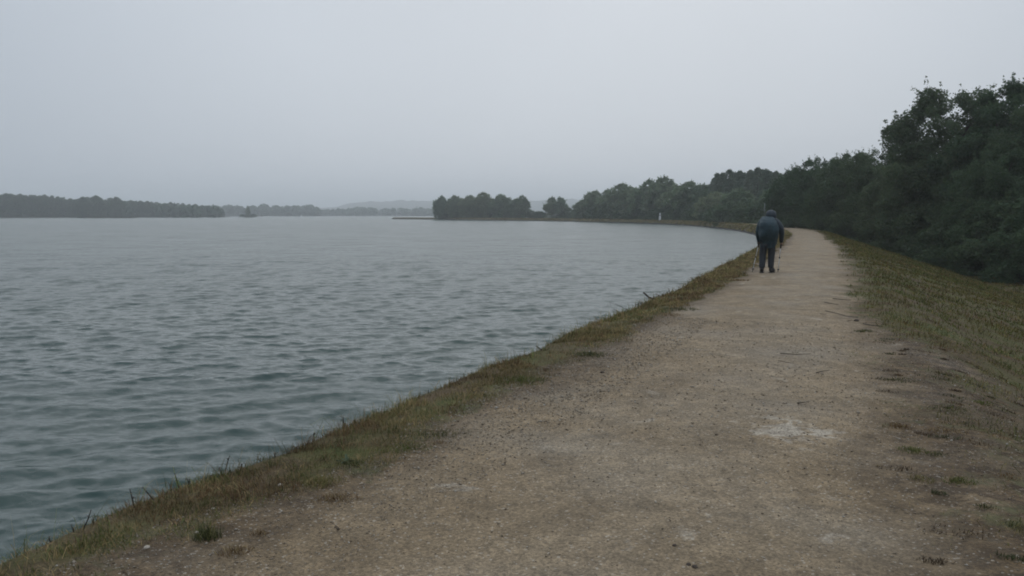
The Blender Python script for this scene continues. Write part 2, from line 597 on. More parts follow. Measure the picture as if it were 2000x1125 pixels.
M_GROUND = mat_ground()
g = np.array([(-9000, -300, -2.25), (9000, -300, -2.25), (9000, 9000, -2.25), (-9000, 9000, -2.25)])
tag(link('ground', np_mesh('ground', g, np.array([[0, 1, 2, 3]])), M_GROUND), kind='structure')

# ------------------------------------------------------------------ water
WZ = -1.0
landpoly = []
sl = np.linspace(0, TOT, 260)
lx, ly, nx, ny = cl(sl)
keep_left = np.stack([lx - nx * 1.0, ly - ny * 1.0], -1)
landpoly = np.concatenate([keep_left, [(-66, 452), (-40, 470), (40, 430), (150, 420), (400, 400), (400, -60)]])


def in_poly(x, y, poly):
    c = np.zeros(x.shape, bool)
    n = len(poly)
    for i in range(n):
        x1, y1 = poly[i]
        x2, y2 = poly[i - 1]
        if y1 == y2: continue
        cond = (y1 > y) != (y2 > y)
        c ^= cond & (x < (x2 - x1) * (y - y1) / (y2 - y1) + x1)
    return c


inv = np.concatenate([np.linspace(1 / 2.6, 1 / 12.0, 420)[:-1], np.linspace(1 / 12.0, 1 / 6500.0, 640)])
inv = np.concatenate([np.linspace(1 / 0.9, 1 / 2.6, 20)[:-1], inv])
Dr = 1 / inv
tj = np.linspace(-0.95, 0.42, 500)
Dg, Tg = np.meshgrid(Dr, tj, indexing='ij')
WX, WY = Tg * Dg, Dg.copy()
sp_y = np.abs(np.gradient(Dr))[:, None] * np.ones_like(Tg)
sp_x = Dg * (tj[1] - tj[0])
wr = np.random.default_rng(5)
zz, hx, hy = np.zeros_like(WX), np.zeros_like(WX), np.zeros_like(WX)
tot_e, got_e = 0.0, np.zeros_like(WX)
wind = R(96)                   # direction the waves run, from +x
NW = 96
for i in range(NW):
    lam = 0.11 * (1.2 / 0.11) ** (wr.random() ** 0.85)
    th = wind + wr.normal(0, R(27)) * (1.15 - 0.3 * min(lam, 2) / 2)
    k = 2 * math.pi / lam
    slope_i = 0.0195 * (1.0 if lam < 1.0 else 1.0 / lam)
    A = slope_i / k
    kx, ky = k * math.cos(th), k * math.sin(th)
    ph = kx * WX + ky * WY + wr.random() * 6.283
    res = np.minimum(lam / (sp_y * abs(math.sin(th)) * 2.4 + 1e-6), lam / (sp_x * abs(math.cos(th)) * 2.4 + 1e-6))
    wgt = np.clip(res - 0.9, 0, 1)
    mod = 0.55 + 0.9 * vnoise(WX / (lam * 5.2) + i * 7.1, WY / (lam * 3.6) + i * 3.3, i)
    a = A * wgt * mod
    zz += a * np.cos(ph)
    hx -= a * math.cos(th) * np.sin(ph) * 0.9
    hy -= a * math.sin(th) * np.sin(ph) * 0.9
    tot_e += slope_i ** 2
    got_e += slope_i ** 2 * wgt ** 2
ripple = np.clip(1 - got_e / tot_e, 0, 1) ** 0.5
gx, gy = WX + hx, WY + hy
nr, nc = WX.shape
idx = np.arange(nr * nc).reshape(nr, nc)
f = np.stack([idx[:-1, :-1], idx[:-1, 1:], idx[1:, 1:], idx[1:, :-1]], -1).reshape(-1, 4)
land = in_poly(WX, WY, landpoly).ravel()
f = f[~land[f].all(1)]
used = np.zeros(nr * nc, bool)
used[f] = True
remap = np.cumsum(used) - 1
V = np.stack([gx, gy, WZ + zz], -1).reshape(-1, 3)[used]
wm = np_mesh('lake_water', V, remap[f], True)
add_attr(wm, 'ripple', ripple.ravel()[used])
tag(link('lake_water', wm, M_WATER), kind='structure')

# ------------------------------------------------------------------ trees
def crown_mesh(name, seed, H, Rad, n_leaf, leaf, base=0.12, blobs=46, shape='round', mat=None, blob_r=(0.16, 0.30), lean=0.0, fill=0.16, sprigs=0.055):
    r = np.random.default_rng(seed)
    cs, rb = [], []
    for i in range(blobs):
        t = r.random() ** (0.8 if shape != 'poplar' else 1.0)
        if shape == 'round':
            env = math.sin(math.pi * min(1, (0.16 + 0.84 * t))) ** 0.55 if t > 0.3 else 0.86 + 0.3 * t
            env = min(env, 1.0)
        elif shape == 'poplar':
            env = (math.sin(math.pi * (0.12 + 0.86 * t)) ** 0.7)
        elif shape == 'spire':
            env = 0.12 + 0.95 * (1 - t) ** 0.75
        elif shape == 'bush':
            env = math.sqrt(max(0.05, 1 - t ** 2.2))
        else:                       # 'tall': narrow below, a broad irregular head
            env = 0.62 + 0.45 * math.sin(math.pi * min(1, 0.1 + t)) if t < 0.75 else max(0.3, 1.02 - (t - 0.75) * 2.4)
        a = r.random() * 6.283
        rr = Rad * env * (0.35 + 0.65 * r.random() ** 0.5) * (0.86 + 0.28 * vnoise(np.array([a * 1.3]), np.array([t * 3]), seed)[0])
        z = H * (base + (0.94 - base) * t)
        cs.append((rr * math.cos(a) + lean * t, rr * math.sin(a), z))
        rb.append(Rad * r.uniform(*blob_r) * (0.7 if t > 0.85 else 1) * ((1.25 - 0.85 * t) if shape == 'poplar' else 1))
    cs, rb = np.array(cs), np.array(rb)
    pr = rb ** 2 / np.sum(rb ** 2)
    b = r.choice(blobs, n_leaf, p=pr)
    d = r.normal(size=(n_leaf, 3))
    d /= np.linalg.norm(d, axis=1)[:, None]
    rad = rb[b] * ((0.45 + 0.62 * r.random(n_leaf) ** 0.6) if shape != 'poplar' else 1.15 * r.random(n_leaf) ** 0.5)
    strag = r.random(n_leaf) < 0.07
    core = r.random(n_leaf) < fill
    rad = np.where(strag, rad * r.uniform(1.1, 1.5, n_leaf), rad)
    st = np.array([1, 1, 0.85 if shape != 'poplar' else 1.9])
    p = cs[b] + d * rad[:, None] * st
    sprig = r.random(n_leaf) < sprigs              # shoots that stand out of the clumps
    sd = r.normal(size=(blobs, 3)) * 0.45 + (cs - np.array([0, 0, H * 0.45])) / H * 1.6 + np.array([0, 0, 0.9 if shape == 'spire' else 0.4])
    sd /= np.linalg.norm(sd, axis=1)[:, None]
    sp_ = cs[b] + sd[b] * (rb[b] * r.uniform(0.7, 1.95, n_leaf))[:, None] + r.normal(size=(n_leaf, 3)) * (rb[b] * 0.12)[:, None]
    p = np.where(sprig[:, None], sp_, p)
    q = r.random(n_leaf) ** 0.45
    pc_ = np.stack([lean * 0.5 + d[:, 0] * Rad * 0.78 * q, d[:, 1] * Rad * 0.78 * q, H * (base + 0.42 + 0.40 * d[:, 2] * q)], -1)
    p = np.where(core[:, None], pc_, p)
    p[:, 2] = np.clip(p[:, 2], 0.05, None)
    # leaf clump faces: diamonds with a random, mostly outward tilt
    nrm = d * 0.55 + r.normal(size=(n_leaf, 3)) * 0.6 + np.array([0, 0, 0.35])
    nrm /= np.linalg.norm(nrm, axis=1)[:, None]
    ref = r.normal(size=(n_leaf, 3))
    ax = np.cross(nrm, ref)
    ax /= np.linalg.norm(ax, axis=1)[:, None]
    ay = np.cross(nrm, ax)
    sz = leaf * r.uniform(0.55, 1.35, n_leaf)[:, None]
    v = np.stack([p - ax * sz - ay * sz * 0.4, p + ax * sz - ay * sz * 0.4, p + ay * sz], 1).reshape(-1, 3)
    fc = np.arange(n_leaf * 3).reshape(-1, 3)
    bc = r.uniform(0.84, 1.16, blobs)[b] * r.uniform(0.85, 1.15, n_leaf)
    tint = np.stack([bc * r.uniform(0.92, 1.12, n_leaf), bc, bc * r.uniform(0.85, 1.1, n_leaf)], -1)
    me = np_mesh(name, v, fc, False, np.repeat(tint, 3, 0))
    me.materials.append(mat or M_LEAF)
    return me, cs


def tube(bm, pts, radii, n=7):
    rings = []
    for i, (p, rad) in enumerate(zip(pts, radii)):
        p = Vector(p)
        d = (Vector(pts[min(i + 1, len(pts) - 1)]) - Vector(pts[max(i - 1, 0)])).normalized()
        a = d.cross(Vector((0.31, 0.87, 0.22))).normalized()
        b = d.cross(a)
        rings.append([bm.verts.new(p + (a * math.cos(2 * math.pi * k / n) + b * math.sin(2 * math.pi * k / n)) * rad) for k in range(n)])
    for r0, r1 in zip(rings[:-1], rings[1:]):
        for k in range(n):
            bm.faces.new((r0[k], r0[(k + 1) % n], r1[(k + 1) % n], r1[k]))
    bm.faces.new(list(reversed(rings[0])))
    bm.faces.new(rings[-1])


def bm_mesh(name, bm, mat, smooth=True):
    bmesh.ops.recalc_face_normals(bm, faces=bm.faces)
    me = bpy.data.meshes.new(name)
    bm.to_mesh(me)
    bm.free()
    if smooth:
        for p in me.polygons: p.use_smooth = True
    me.materials.append(mat)
    return me


def trunk_mesh(name, seed, H, rad, cs, limbs=9):
    r = random.Random(seed)
    bm = bmesh.new()
    k = 6
    pts = [(r.uniform(-1, 1) * 0.015 * H * i / k, r.uniform(-1, 1) * 0.015 * H * i / k, H * 0.78 * i / k - 0.15) for i in range(k + 1)]
    tube(bm, pts, [rad * (1.25 if i == 0 else 1 - 0.85 * i / k) for i in range(k + 1)], 8)
    order = list(range(len(cs)))
    r.shuffle(order)
    for i in order[:limbs]:
        c = Vector(cs[i])
        z0 = max(0.12 * H, min(c.z * 0.62, H * 0.65))
        a = Vector((0, 0, z0))
        m = a.lerp(c, 0.5) + Vector((0, 0, 0.04 * H))
        tube(bm, [a, m, c], [rad * 0.42 * (1 - z0 / H), rad * 0.25, rad * 0.06], 6)
    return bm_mesh(name, bm, M_BARK)


PROTO = {}
def proto(key, seed, H, Rad, n_leaf, leaf, trunk=0.2, **kw):
    cm, cs = crown_mesh('crown', seed, H, Rad, n_leaf, leaf, **kw)
    PROTO[key] = (H, Rad, trunk_mesh('trunk', seed, H, trunk, cs), cm)


proto('tall', 3, 12, 3.9, 75000, 0.078, 0.24, base=0.14, blobs=130, shape='tall', blob_r=(0.11, 0.23), fill=0.08)
proto('tall2', 4, 12, 3.6, 75000, 0.078, 0.22, base=0.04, blobs=130, shape='round', blob_r=(0.11, 0.23))
proto('bushy', 5, 9, 3.4, 65000, 0.066, 0.18, base=0.02, blobs=120, shape='round', blob_r=(0.12, 0.24))
proto('bushy2', 6, 9, 3.0, 62000, 0.066, 0.17, base=0.02, blobs=120, shape='tall', blob_r=(0.12, 0.24))
proto('bush', 8, 4, 2.2, 32000, 0.055, 0.08, base=0.02, blobs=60, shape='bush', blob_r=(0.15, 0.28))
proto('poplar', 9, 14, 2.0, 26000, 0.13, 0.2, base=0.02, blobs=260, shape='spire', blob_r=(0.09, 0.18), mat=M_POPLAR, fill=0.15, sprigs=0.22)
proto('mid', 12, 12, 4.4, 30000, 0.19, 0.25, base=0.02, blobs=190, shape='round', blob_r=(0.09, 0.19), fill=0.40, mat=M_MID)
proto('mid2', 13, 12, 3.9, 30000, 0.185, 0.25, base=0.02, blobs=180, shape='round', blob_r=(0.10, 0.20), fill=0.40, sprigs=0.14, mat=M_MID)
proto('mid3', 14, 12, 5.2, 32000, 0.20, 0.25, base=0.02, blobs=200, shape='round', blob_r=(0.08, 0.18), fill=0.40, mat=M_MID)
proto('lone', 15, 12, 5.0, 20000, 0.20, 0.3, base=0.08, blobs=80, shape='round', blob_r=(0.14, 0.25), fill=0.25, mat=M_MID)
proto('far', 16, 18, 8.0, 9000, 0.55, 0.4, base=0.02, blobs=90, shape='round', blob_r=(0.16, 0.28), fill=0.3, sprigs=0.0)
proto('far2', 17, 18, 7.0, 9000, 0.55, 0.4, base=0.02, blobs=90, shape='tall', blob_r=(0.16, 0.28), fill=0.3, sprigs=0.0)


def tree(key, px, dist, ytop, label, group=None, name='tree', base=-2.2, cat='tree', wide=1.0, rz=None):
    H, Rad, tm, cm = PROTO[key]
    h = top_z(ytop, dist) - base
    s = h / (H * (0.965 if key in ('mid', 'mid2', 'mid3', 'lone', 'poplar') else 1.03))
    p = at(px, dist, base)
    o = empty(name, p, rnd.uniform(0, 6.28) if rz is None else rz, (s * wide, s * wide, s))
    tag(o, label, cat, group)
    link('trunk', tm, None, o)
    link('crown', cm, None, o)
    return o


BG = 'trees of the dark belt right of the path'
tree('tall', 1842, 61, 158, 'tall dark tree with a bough overhanging to the left and sky gaps beneath it', BG, rz=2.2, wide=1.08)
tree('tall2', 1955, 56, 140, 'tallest dark tree of the belt, at the right edge beside the overhanging tree', BG)
tree('tall2', 2065, 51, 135, 'tall dark tree cut by the right edge of the picture', BG)
tree('bushy', 1950, 50, 268, 'rounded grey-green tree standing in front of the tallest trees at the right edge', BG)
tree('bushy2', 1860, 58, 300, 'leafy dark tree under the overhanging bough, above the foot of the grass slope', BG)
tree('bushy', 2070, 47, 300, 'dark bushy tree at the right edge, its foliage down to the grass', BG)
tree('bushy', 1765, 67, 292, 'dark bushy tree directly left of the overhanging tree, below its sky gaps', BG)
tree('bushy2', 1700, 76, 281, 'bushy tree with a pointed top just left of the overhanging bough', BG)
tree('bushy', 1648, 84, 289, 'broad green-grey tree above the bend of the grass slope', BG)
tree('bushy2', 1594, 92, 298, 'feathery tree with twiggy top rising above the crest of the path', BG)
tree('bushy', 1549, 101, 318, 'smaller dark tree between the feathery tree and the pale poplars', BG)
fill = 'low dark tree filling the shaded foot of the belt behind the grass slope'
for (px, d, y, k) in [(1800, 63, 372, 'bush'), (1735, 71, 380, 'bush'), (1680, 80, 386, 'bush'), (1625, 90, 392, 'bush'), (1575, 100, 396, 'bush'),
                      (1905, 54, 372, 'bush'), (1990, 47.5, 372, 'bush'), (2085, 43.5, 360, 'bush'), (1850, 58.5, 388, 'bush'), (1947, 50, 395, 'bush')]:
    tree(k, px, d, y, {1800: 'shrub at the foot of the tree with the overhanging bough', 1735: 'shrub below the bushy tree left of the overhanging tree', 1680: 'shrub below the bushy tree with pointed top',
                       1625: 'shrub at the foot of the broad green-grey tree', 1575: 'shrub at the foot of the feathery tree, last before the path crest', 1905: 'shrub between the overhanging tree and the rounded tree',
                       1990: 'shrub on the right of the rounded grey-green tree', 2085: 'shrub at the right edge, nearest of the belt', 1850: 'low shrub right under the overhanging tree, at the grass',
                       1947: 'low shrub at the foot of the rounded grey-green tree'}[px], 'shrubs at the foot of the belt', name='shrub', cat='shrub', wide=1.25)
for (px, d, y, k) in [(1750, 76, 300, 'bushy'), (1900, 66, 230, 'tall2'), (2010, 64, 200, 'tall2'), (1620, 98, 312, 'bushy'), (1570, 112, 322, 'bushy2'), (1690, 88, 300, 'bushy')]:
    tree(k, px, d, y, {1750: 'dark tree behind the bushy one left of the overhanging tree', 1900: 'tall dark tree filling the gap between the overhanging tree and the tallest',
                       2010: 'tall dark tree behind the tallest tree and the right edge', 1620: 'dark tree behind, between the broad tree and the feathery tree',
                       1570: 'dark tree behind, right of the end of the poplar row', 1690: 'dark tree behind the bushy tree with pointed top'}[px], 'second row trees of the belt')

PG = 'poplars beyond the bend of the path'
for i, (px, d, y) in enumerate([(1398, 196, 338), (1420, 192, 331), (1441, 190, 333), (1462, 184, 332), (1476, 178, 327), (1493, 172, 330), (1512, 168, 334), (1527, 160, 340)]):
    lab = ['slender poplar with a ragged crown, first of the poplar row from the lake side', 'second poplar of the row, just right of the ragged first one',
           'third poplar of the row, touching the second', 'fourth poplar of the row, left of the highest pointed one', 'highest pointed poplar in the middle of the poplar row',
           'poplar just right of the highest pointed one, above the walker', 'poplar second from the right end of the row, above the walker', 'last poplar at the right end of the row'][i]
    tree('poplar', px, d, y, lab, PG, name='poplar_tree', wide=1.25)
for i, (px, d, y) in enumerate([(1391, 200, 347), (1409, 200, 337), (1430, 198, 336), (1452, 194, 337), (1469, 190, 334), (1485, 186, 331), (1503, 182, 335), (1519, 176, 338), (1536, 168, 344), (1400, 206, 343), (1446, 203, 338), (1494, 194, 335)]):
    tree('poplar', px, d, y, 'hazy poplar behind the front row of poplars, only its pointed tip showing', 'poplars of the back row', name='poplar_tree', wide=1.35)
for (px, d, y, k, lab) in [
    (1500, 146, 372, 'mid2', 'dark rounded tree in front of the poplars, directly behind the walker'),
    (1440, 158, 368, 'mid', 'broad dull green tree in front of the poplar row, left of the walker'),
    (1550, 128, 350, 'mid2', 'dark tree right of the walker at the end of the poplar row'),
    (1395, 186, 376, 'mid3', 'low broad tree at the foot of the first poplar'),
    (1345, 216, 355, 'mid', 'rounded tree with a domed top between the white post and the poplars'),
    (1372, 212, 361, 'mid2', 'tree with a small pointed top at the dip just left of the poplars'),
    (1295, 240, 346, 'mid2', 'taller tree rising right behind the white post'),
    (1266, 246, 352, 'mid2', 'ragged topped tree just left of the white post'),
    (1318, 230, 362, 'mid', 'lower tree between the white post and the domed tree'),
    (1238, 262, 368, 'mid3', 'dull tree in the saddle between two higher crowns left of the white post'),
    (1214, 270, 359, 'mid', 'pale green tree with a tufted dome, well left of the white post'),
    (1186, 290, 371, 'mid2', 'tree on the shoulder of the belt where its skyline begins to fall'),
    (1160, 302, 373, 'mid', 'rounded tree at the left end of the belt'),
    (1140, 312, 390, 'mid3', 'low bushy tree trailing off the left end of the belt'),
]:
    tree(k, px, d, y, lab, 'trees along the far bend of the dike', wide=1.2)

for i in range(26):
    px = 1560 - i * 17 + rnd.uniform(-4, 4)
    dd = float(np.interp(px, [1140, 1160, 1186, 1214, 1238, 1266, 1295, 1345, 1395, 1440, 1500, 1550], [305, 296, 284, 263, 256, 240, 233, 209, 180, 152, 141, 122]))
    tree('bush', px, dd, 404 + rnd.uniform(-5, 6) - max(0, px - 1400) * 0.1, 'low shrub in the undergrowth beneath the belt along the far bend', 'undergrowth shrubs along the far bend', name='shrub', cat='shrub', wide=1.5)

IG = 'trees on the spit across the lake'
for (px, d, y, k, w, lab) in [
    (864, 392, 383, 'mid2', 1.1, 'outermost tree of the spit grove, its crown hanging over open ground to the left'),
    (889, 386, 382, 'mid', 1.1, 'second tree of the spit grove, with a light tufted top'),
    (918, 380, 382, 'mid3', 1.1, 'broad tree in the left half of the spit grove, under the highest crown'),
    (944, 378, 376, 'mid', 1.15, 'highest pale crown of the spit grove'),
    (979, 372, 380, 'mid3', 1.1, 'dark broad domed tree in the right half of the spit grove'),
    (1008, 366, 388, 'mid', 1.15, 'small tree hidden between the dark dome and the ragged end tree of the grove'),
    (1020, 364, 382, 'mid2', 1.0, 'ragged tree at the right end of the spit grove'),
    (1078, 352, 386, 'lone', 0.85, 'left half of the double crowned tree standing alone between grove and belt'),
    (1094, 350, 386, 'lone', 0.85, 'right half of the double crowned tree standing alone between grove and belt'),
]:
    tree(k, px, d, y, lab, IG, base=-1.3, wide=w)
for (px, d, y, w, lab) in [
    (1040, 362, 411, 1.6, 'low dark shrub at the right foot of the spit grove'),
    (1054, 360, 412, 1.6, 'low dark shrub left of the double crowned tree'),
    (1108, 348, 405, 1.5, 'shrub leaning against the right foot of the double crowned tree'),
    (1122, 340, 412, 1.6, 'low shrub in the gap before the belt of trees'),
    (930, 385, 405, 2.4, 'undergrowth shrub in the middle foot of the spit grove'),
    (895, 390, 407, 2.4, 'undergrowth shrub at the left foot of the spit grove'),
    (985, 376, 406, 2.4, 'undergrowth shrub beneath the dark dome of the grove'),
]:
    tree('bush', px, d, y, lab, 'shrubs on the spit', name='shrub', base=-1.2, cat='shrub', wide=w)

# wood across the water on the left: crowns one can tell apart in front, closed canopy behind
WG = 'trees of the wood across the lake at the left'
prof = [(-160, 372), (-60, 374), (0, 376), (25, 375), (60, 377), (105, 380), (130, 383), (145, 388), (165, 384), (192, 381), (206, 386), (232, 384), (247, 389),
        (265, 391), (290, 391), (320, 394), (350, 394), (390, 398), (425, 400), (446, 408)]
px_, py_ = [p[0] for p in prof], [p[1] for p in prof]
k = 0
x = -150
while x < 446:
    y = float(np.interp(x, px_, py_))
    d = 610 + 0.28 * max(0, x) + rnd.uniform(0, 35)
    special = {0: None}
    tree(rnd.choice(['far', 'far2']), x, d, y + rnd.uniform(-0.5, 2.2), 'tree with merged crown in the hazy wood across the lake at left', WG, base=-0.9, wide=rnd.uniform(0.75, 1.05))
    x += rnd.uniform(7, 13)
for (px, d, y, lab) in [(192, 625, 380.5, 'domed tree standing highest over the middle of the hazy wood at left'), (167, 630, 383, 'rounded crown left of the notch in the hazy wood'),
                        (232, 640, 383.5, 'rounded crown right of the highest dome in the hazy wood')]:
    tree('far', px, d, y, lab, WG, base=-0.9, wide=0.85)


def wood(name, pts, dist, depth, n, leaf, seed, label, zb=-1.0):
    """a far wood read as one mass: clumps of leaf faces filling a strip"""
    r = np.random.default_rng(seed)
    xs = r.uniform(pts[0][0], pts[-1][0], n)
    cw = (pts[-1][0] - pts[0][0])
    bx = r.uniform(pts[0][0], pts[-1][0], int(cw / 5.0) + 3)
    by = np.interp(bx, [p[0] for p in pts], [p[1] for p in pts]) + r.uniform(-0.6, 2.4, len(bx))
    bd = dist + r.uniform(0, depth, len(bx))
    b = r.integers(0, len(bx), n)
    ht = CAM_H + (418.8 - by) / FPX * bd - zb
    d = r.normal(size=(n, 3))
    d /= np.linalg.norm(d, axis=1)[:, None]
    Rw = r.uniform(0.42, 0.62, len(bx))[b] * ht[b]
    u = r.random(n) ** 0.4
    p = np.stack([(bx[b] - 1000) / FPX * bd[b] + d[:, 0] * Rw * u * 0.8, bd[b] + d[:, 1] * Rw * u * 0.8, zb + ht[b] * (0.5 + 0.48 * d[:, 2] * u)], -1)
    low = r.random(n) < 0.3
    p[:, 2] = np.where(low, zb + ht[b] * 0.45 * r.random(n), p[:, 2])
    ref = r.normal(size=(n, 3))
    nm = d + r.normal(size=(n, 3)) * 0.5
    ax = np.cross(nm, ref)
    ax /= np.linalg.norm(ax, axis=1)[:, None]
    ay = np.cross(nm, ax)
    ay /= np.linalg.norm(ay, axis=1)[:, None]
    sz = leaf * r.uniform(0.6, 1.3, n)[:, None]
    v = np.stack([p - ax * sz, p - ay * sz * 0.7, p + ax * sz, p + ay * sz * 0.7], 1).reshape(-1, 3)
    v[:, 2] = np.maximum(v[:, 2], zb)
    c = np.repeat((r.uniform(0.75, 1.25, len(bx))[b])[:, None] * np.ones(3), 4, 0)
    o = link(name, np_mesh(name, v, np.arange(n * 4).reshape(-1, 4), False, c), M_LEAF)
    return tag(o, label, 'wood', None, 'stuff')


wood('distant_wood', [(380, 403), (450, 401), (490, 401), (510, 398.5), (535, 400), (555, 402.5), (590, 399.5), (612, 401), (622, 405)], 1180, 120, 16000, 3.2, 31,
     'grey hazy wood on the far shore behind the tree islet')
wood('distant_wood', [(610, 408), (650, 409), (690, 405.5), (720, 404), (745, 408), (775, 404.5), (792, 408), (820, 405.5), (850, 407), (900, 406)], 1330, 140, 16000, 3.4, 32,
     'pale wood on the farthest shore left of the spit, below the faint hill')
wood('canopy_wood', [(-260, 374), (0, 378), (60, 379), (130, 386), (200, 388), (265, 393), (350, 397), (440, 403)], 665, 90, 9000, 2.2, 33,
     'closed canopy behind the front trees of the hazy wood across the lake')

# far shores just above the water
M_SHORE = simple('far_shore', (0.05, 0.052, 0.035), 0.9, 0.2, 0.05)
def shore(pts, z=-0.75):
    near = [at(px, d, z) for px, d in pts]
    low = [at(px, d - 3.0, -1.3) for px, d in pts]
    far_ = [Vector((p.x * 1.25, p.y * 1.25, z)) for p in near]
    n = len(pts)
    v = [tuple(p) for p in low + near + far_]
    f = [(i, i + 1, n + i + 1, n + i) for i in range(n - 1)] + [(n + i, n + i + 1, 2 * n + i + 1, 2 * n + i) for i in range(n - 1)]
    me = bpy.data.meshes.new('far_shore')
    me.from_pydata(v, [], f)
    return tag(link('far_shore', me, M_SHORE), kind='structure')


shore([(-900, 600), (-300, 596), (0, 600), (150, 612), (300, 655), (400, 700), (452, 740)])
shore([(380, 1150), (500, 1150), (620, 1160), (640, 1300), (760, 1290), (900, 1300), (1100, 1400)])


# faint hills beyond
def hills(name, pts, dist, depth):
    xs = np.linspace(pts[0][0], pts[-1][0], 160)
    ys = np.interp(xs, [p[0] for p in pts], [p[1] for p in pts])
    h = (418.8 - ys) / FPX * dist + 2 + (fbm(xs * 0.09, xs * 0, 5, 4) - 0.5) * 9
    rows = []
    for t in np.linspace(-1, 1, 15):
        w = (1 - abs(t)) ** 0.8 if t < 0 else 1 - t * 0.6
        dd = dist + t * depth
        rows.append(np.stack([(xs - 1000) / FPX * dist * (1 + t * 0.02), np.full_like(xs, dd), -2 + h * w + (fbm(xs * 0.2, xs * 0 + t * 9, 8, 3) - 0.5) * 6 * (1 - abs(t))], -1))
    V = np.stack(rows)
    nr, nc = V.shape[:2]
    i = np.arange(nr * nc).reshape(nr, nc)
    f = np.stack([i[:-1, :-1], i[:-1, 1:], i[1:, 1:], i[1:, :-1]], -1).reshape(-1, 4)
    return tag(link(name, np_mesh(name, V.reshape(-1, 3), f, True), M_HILL), kind='structure')


M_HILL = simple('wooded_hill', (0.045, 0.055, 0.035), 0.95, 0.3, 0.02)
hills('hills', [(560, 416), (615, 405), (650, 404), (660, 402), (685, 396), (720, 393), (770, 391), (850, 391), (950, 390), (1035, 391), (1090, 388.5), (1150, 388), (1300, 386), (1700, 388), (2200, 392)], 2900, 420)

# ------------------------------------------------------------------ islets
def islet(px0, px1, dist, h, name='islet'):
    a, b = at(px0, dist), at(px1, dist)
    n = 24
    v, f = [], []
    for i in range(n):
        t = 2 * math.pi * i / n
        wob = 1 + 0.15 * math.sin(3 * t + 1)
        v.append(((a.x + b.x) / 2 + (b.x - a.x) / 2 * math.cos(t) * wob, dist + (b.x - a.x) * 0.18 * math.sin(t) * wob, -1.25))
    for i in range(n):
        x, y, z = v[i]
        v.append(((x - (a.x + b.x) / 2) * 0.8 + (a.x + b.x) / 2, (y - dist) * 0.8 + dist, -1.0 + h))
    f = [(i, (i + 1) % n, n + (i + 1) % n, n + i) for i in range(n)] + [tuple(range(n, 2 * n))]
    me = bpy.data.meshes.new(name)
    me.from_pydata(v, [], f)
    return tag(link(name, me, M_SHORE), kind='structure')


islet(158, 266, 560, 0.35)
islet(470, 504, 690, 0.35)


def reed_mass(px0, px1, dist, n, hgt, label):
    r = np.random.default_rng(77)
    x0, x1 = at(px0, dist).x, at(px1, dist).x
    x = r.uniform(x0, x1, n)
    y = dist + r.uniform(-1, 1, n) * (x1 - x0) * 0.12
    h = hgt * r.uniform(0.5, 1.1, n) * (1 - np.abs((x - (x0 + x1) / 2) / (x1 - x0) * 2) ** 4 * 0.6)
    w = 0.12
    v = np.stack([np.stack([x - w, y, np.full(n, -0.8)], -1), np.stack([x + w, y, np.full(n, -0.8)], -1), np.stack([x + r.normal(0, .15, n), y, -0.8 + h], -1)], 1).reshape(-1, 3)
    c = np.repeat(np.array([0.06, 0.06, 0.035]) * r.uniform(0.7, 1.3, (n, 1)), 3, 0)
    return tag(link('reeds', np_mesh('reeds', v, np.arange(n * 3).reshape(-1, 3), False, c), M_GRASS), label, 'reeds', None, 'stuff')


reed_mass(160, 264, 560, 2600, 0.9, 'low band of dark reeds on the flat islet before the hazy wood')
tree('mid', 486, 690, 403.5, 'bushy tree alone on the small islet in the middle distance', name='tree', base=-0.7, wide=0.68)
tree('bush', 476, 690, 418, 'low shrub at the left end of the tree islet', 'shrubs on the tree islet', name='shrub', base=-0.7, cat='shrub', wide=2.0)
tree('bush', 497, 690, 417.5, 'low shrub at the right end of the tree islet', 'shrubs on the tree islet', name='shrub', base=-0.7, cat='shrub', wide=2.0)

# ------------------------------------------------------------------ grass
def blades(name, s, u, length, width, col, lean=0.5, mat=None, zoff=0.0, seed=1):
    r = np.random.default_rng(seed)
    n = len(s)
    X, Y, Z = profile(s, u)
    p = np.stack([X, Y, Z - 0.008 + zoff], -1)
    return blades_at(name, p, length, width, col, lean, mat, r)


def blade_geo(p, length, width, col, lean, r):
    n = len(p)
    a = r.random(n) * 6.283
    side = np.stack([np.cos(a), np.sin(a), np.zeros(n)], -1)
    b = r.random(n) * 6.283
    ld = np.stack([np.cos(b), np.sin(b), np.zeros(n)], -1) * (lean * r.random(n) ** 0.8)[:, None]
    L = length[:, None]
    up = np.array([0, 0, 1.0])
    mid = p + (up * 0.55 + ld * 0.42) * L
    tip = p + (up * np.maximum(0.98 - 0.55 * np.linalg.norm(ld, axis=1)[:, None], 0.2) + ld * 1.05) * L
    w = width[:, None] * side
    v = np.stack([p - w, p + w, mid + w * 0.7, mid - w * 0.7, tip], 1).reshape(-1, 3)
    i = np.arange(n)[:, None] * 5
    f = np.concatenate([i + np.array([0, 1, 2]), i + np.array([0, 2, 3]), i + np.array([3, 2, 4])], 0)
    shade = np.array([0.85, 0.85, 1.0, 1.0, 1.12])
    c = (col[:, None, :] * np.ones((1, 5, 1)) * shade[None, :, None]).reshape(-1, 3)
    return v, f, c


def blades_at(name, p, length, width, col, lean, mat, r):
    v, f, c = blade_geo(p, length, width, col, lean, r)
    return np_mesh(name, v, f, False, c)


GREEN, OLIVE, STRAW, BROWN, DARK = [np.array(c) for c in ((0.112, 0.132, 0.040), (0.165, 0.150, 0.055), (0.290, 0.220, 0.105), (0.160, 0.100, 0.052), (0.066, 0.076, 0.032))]


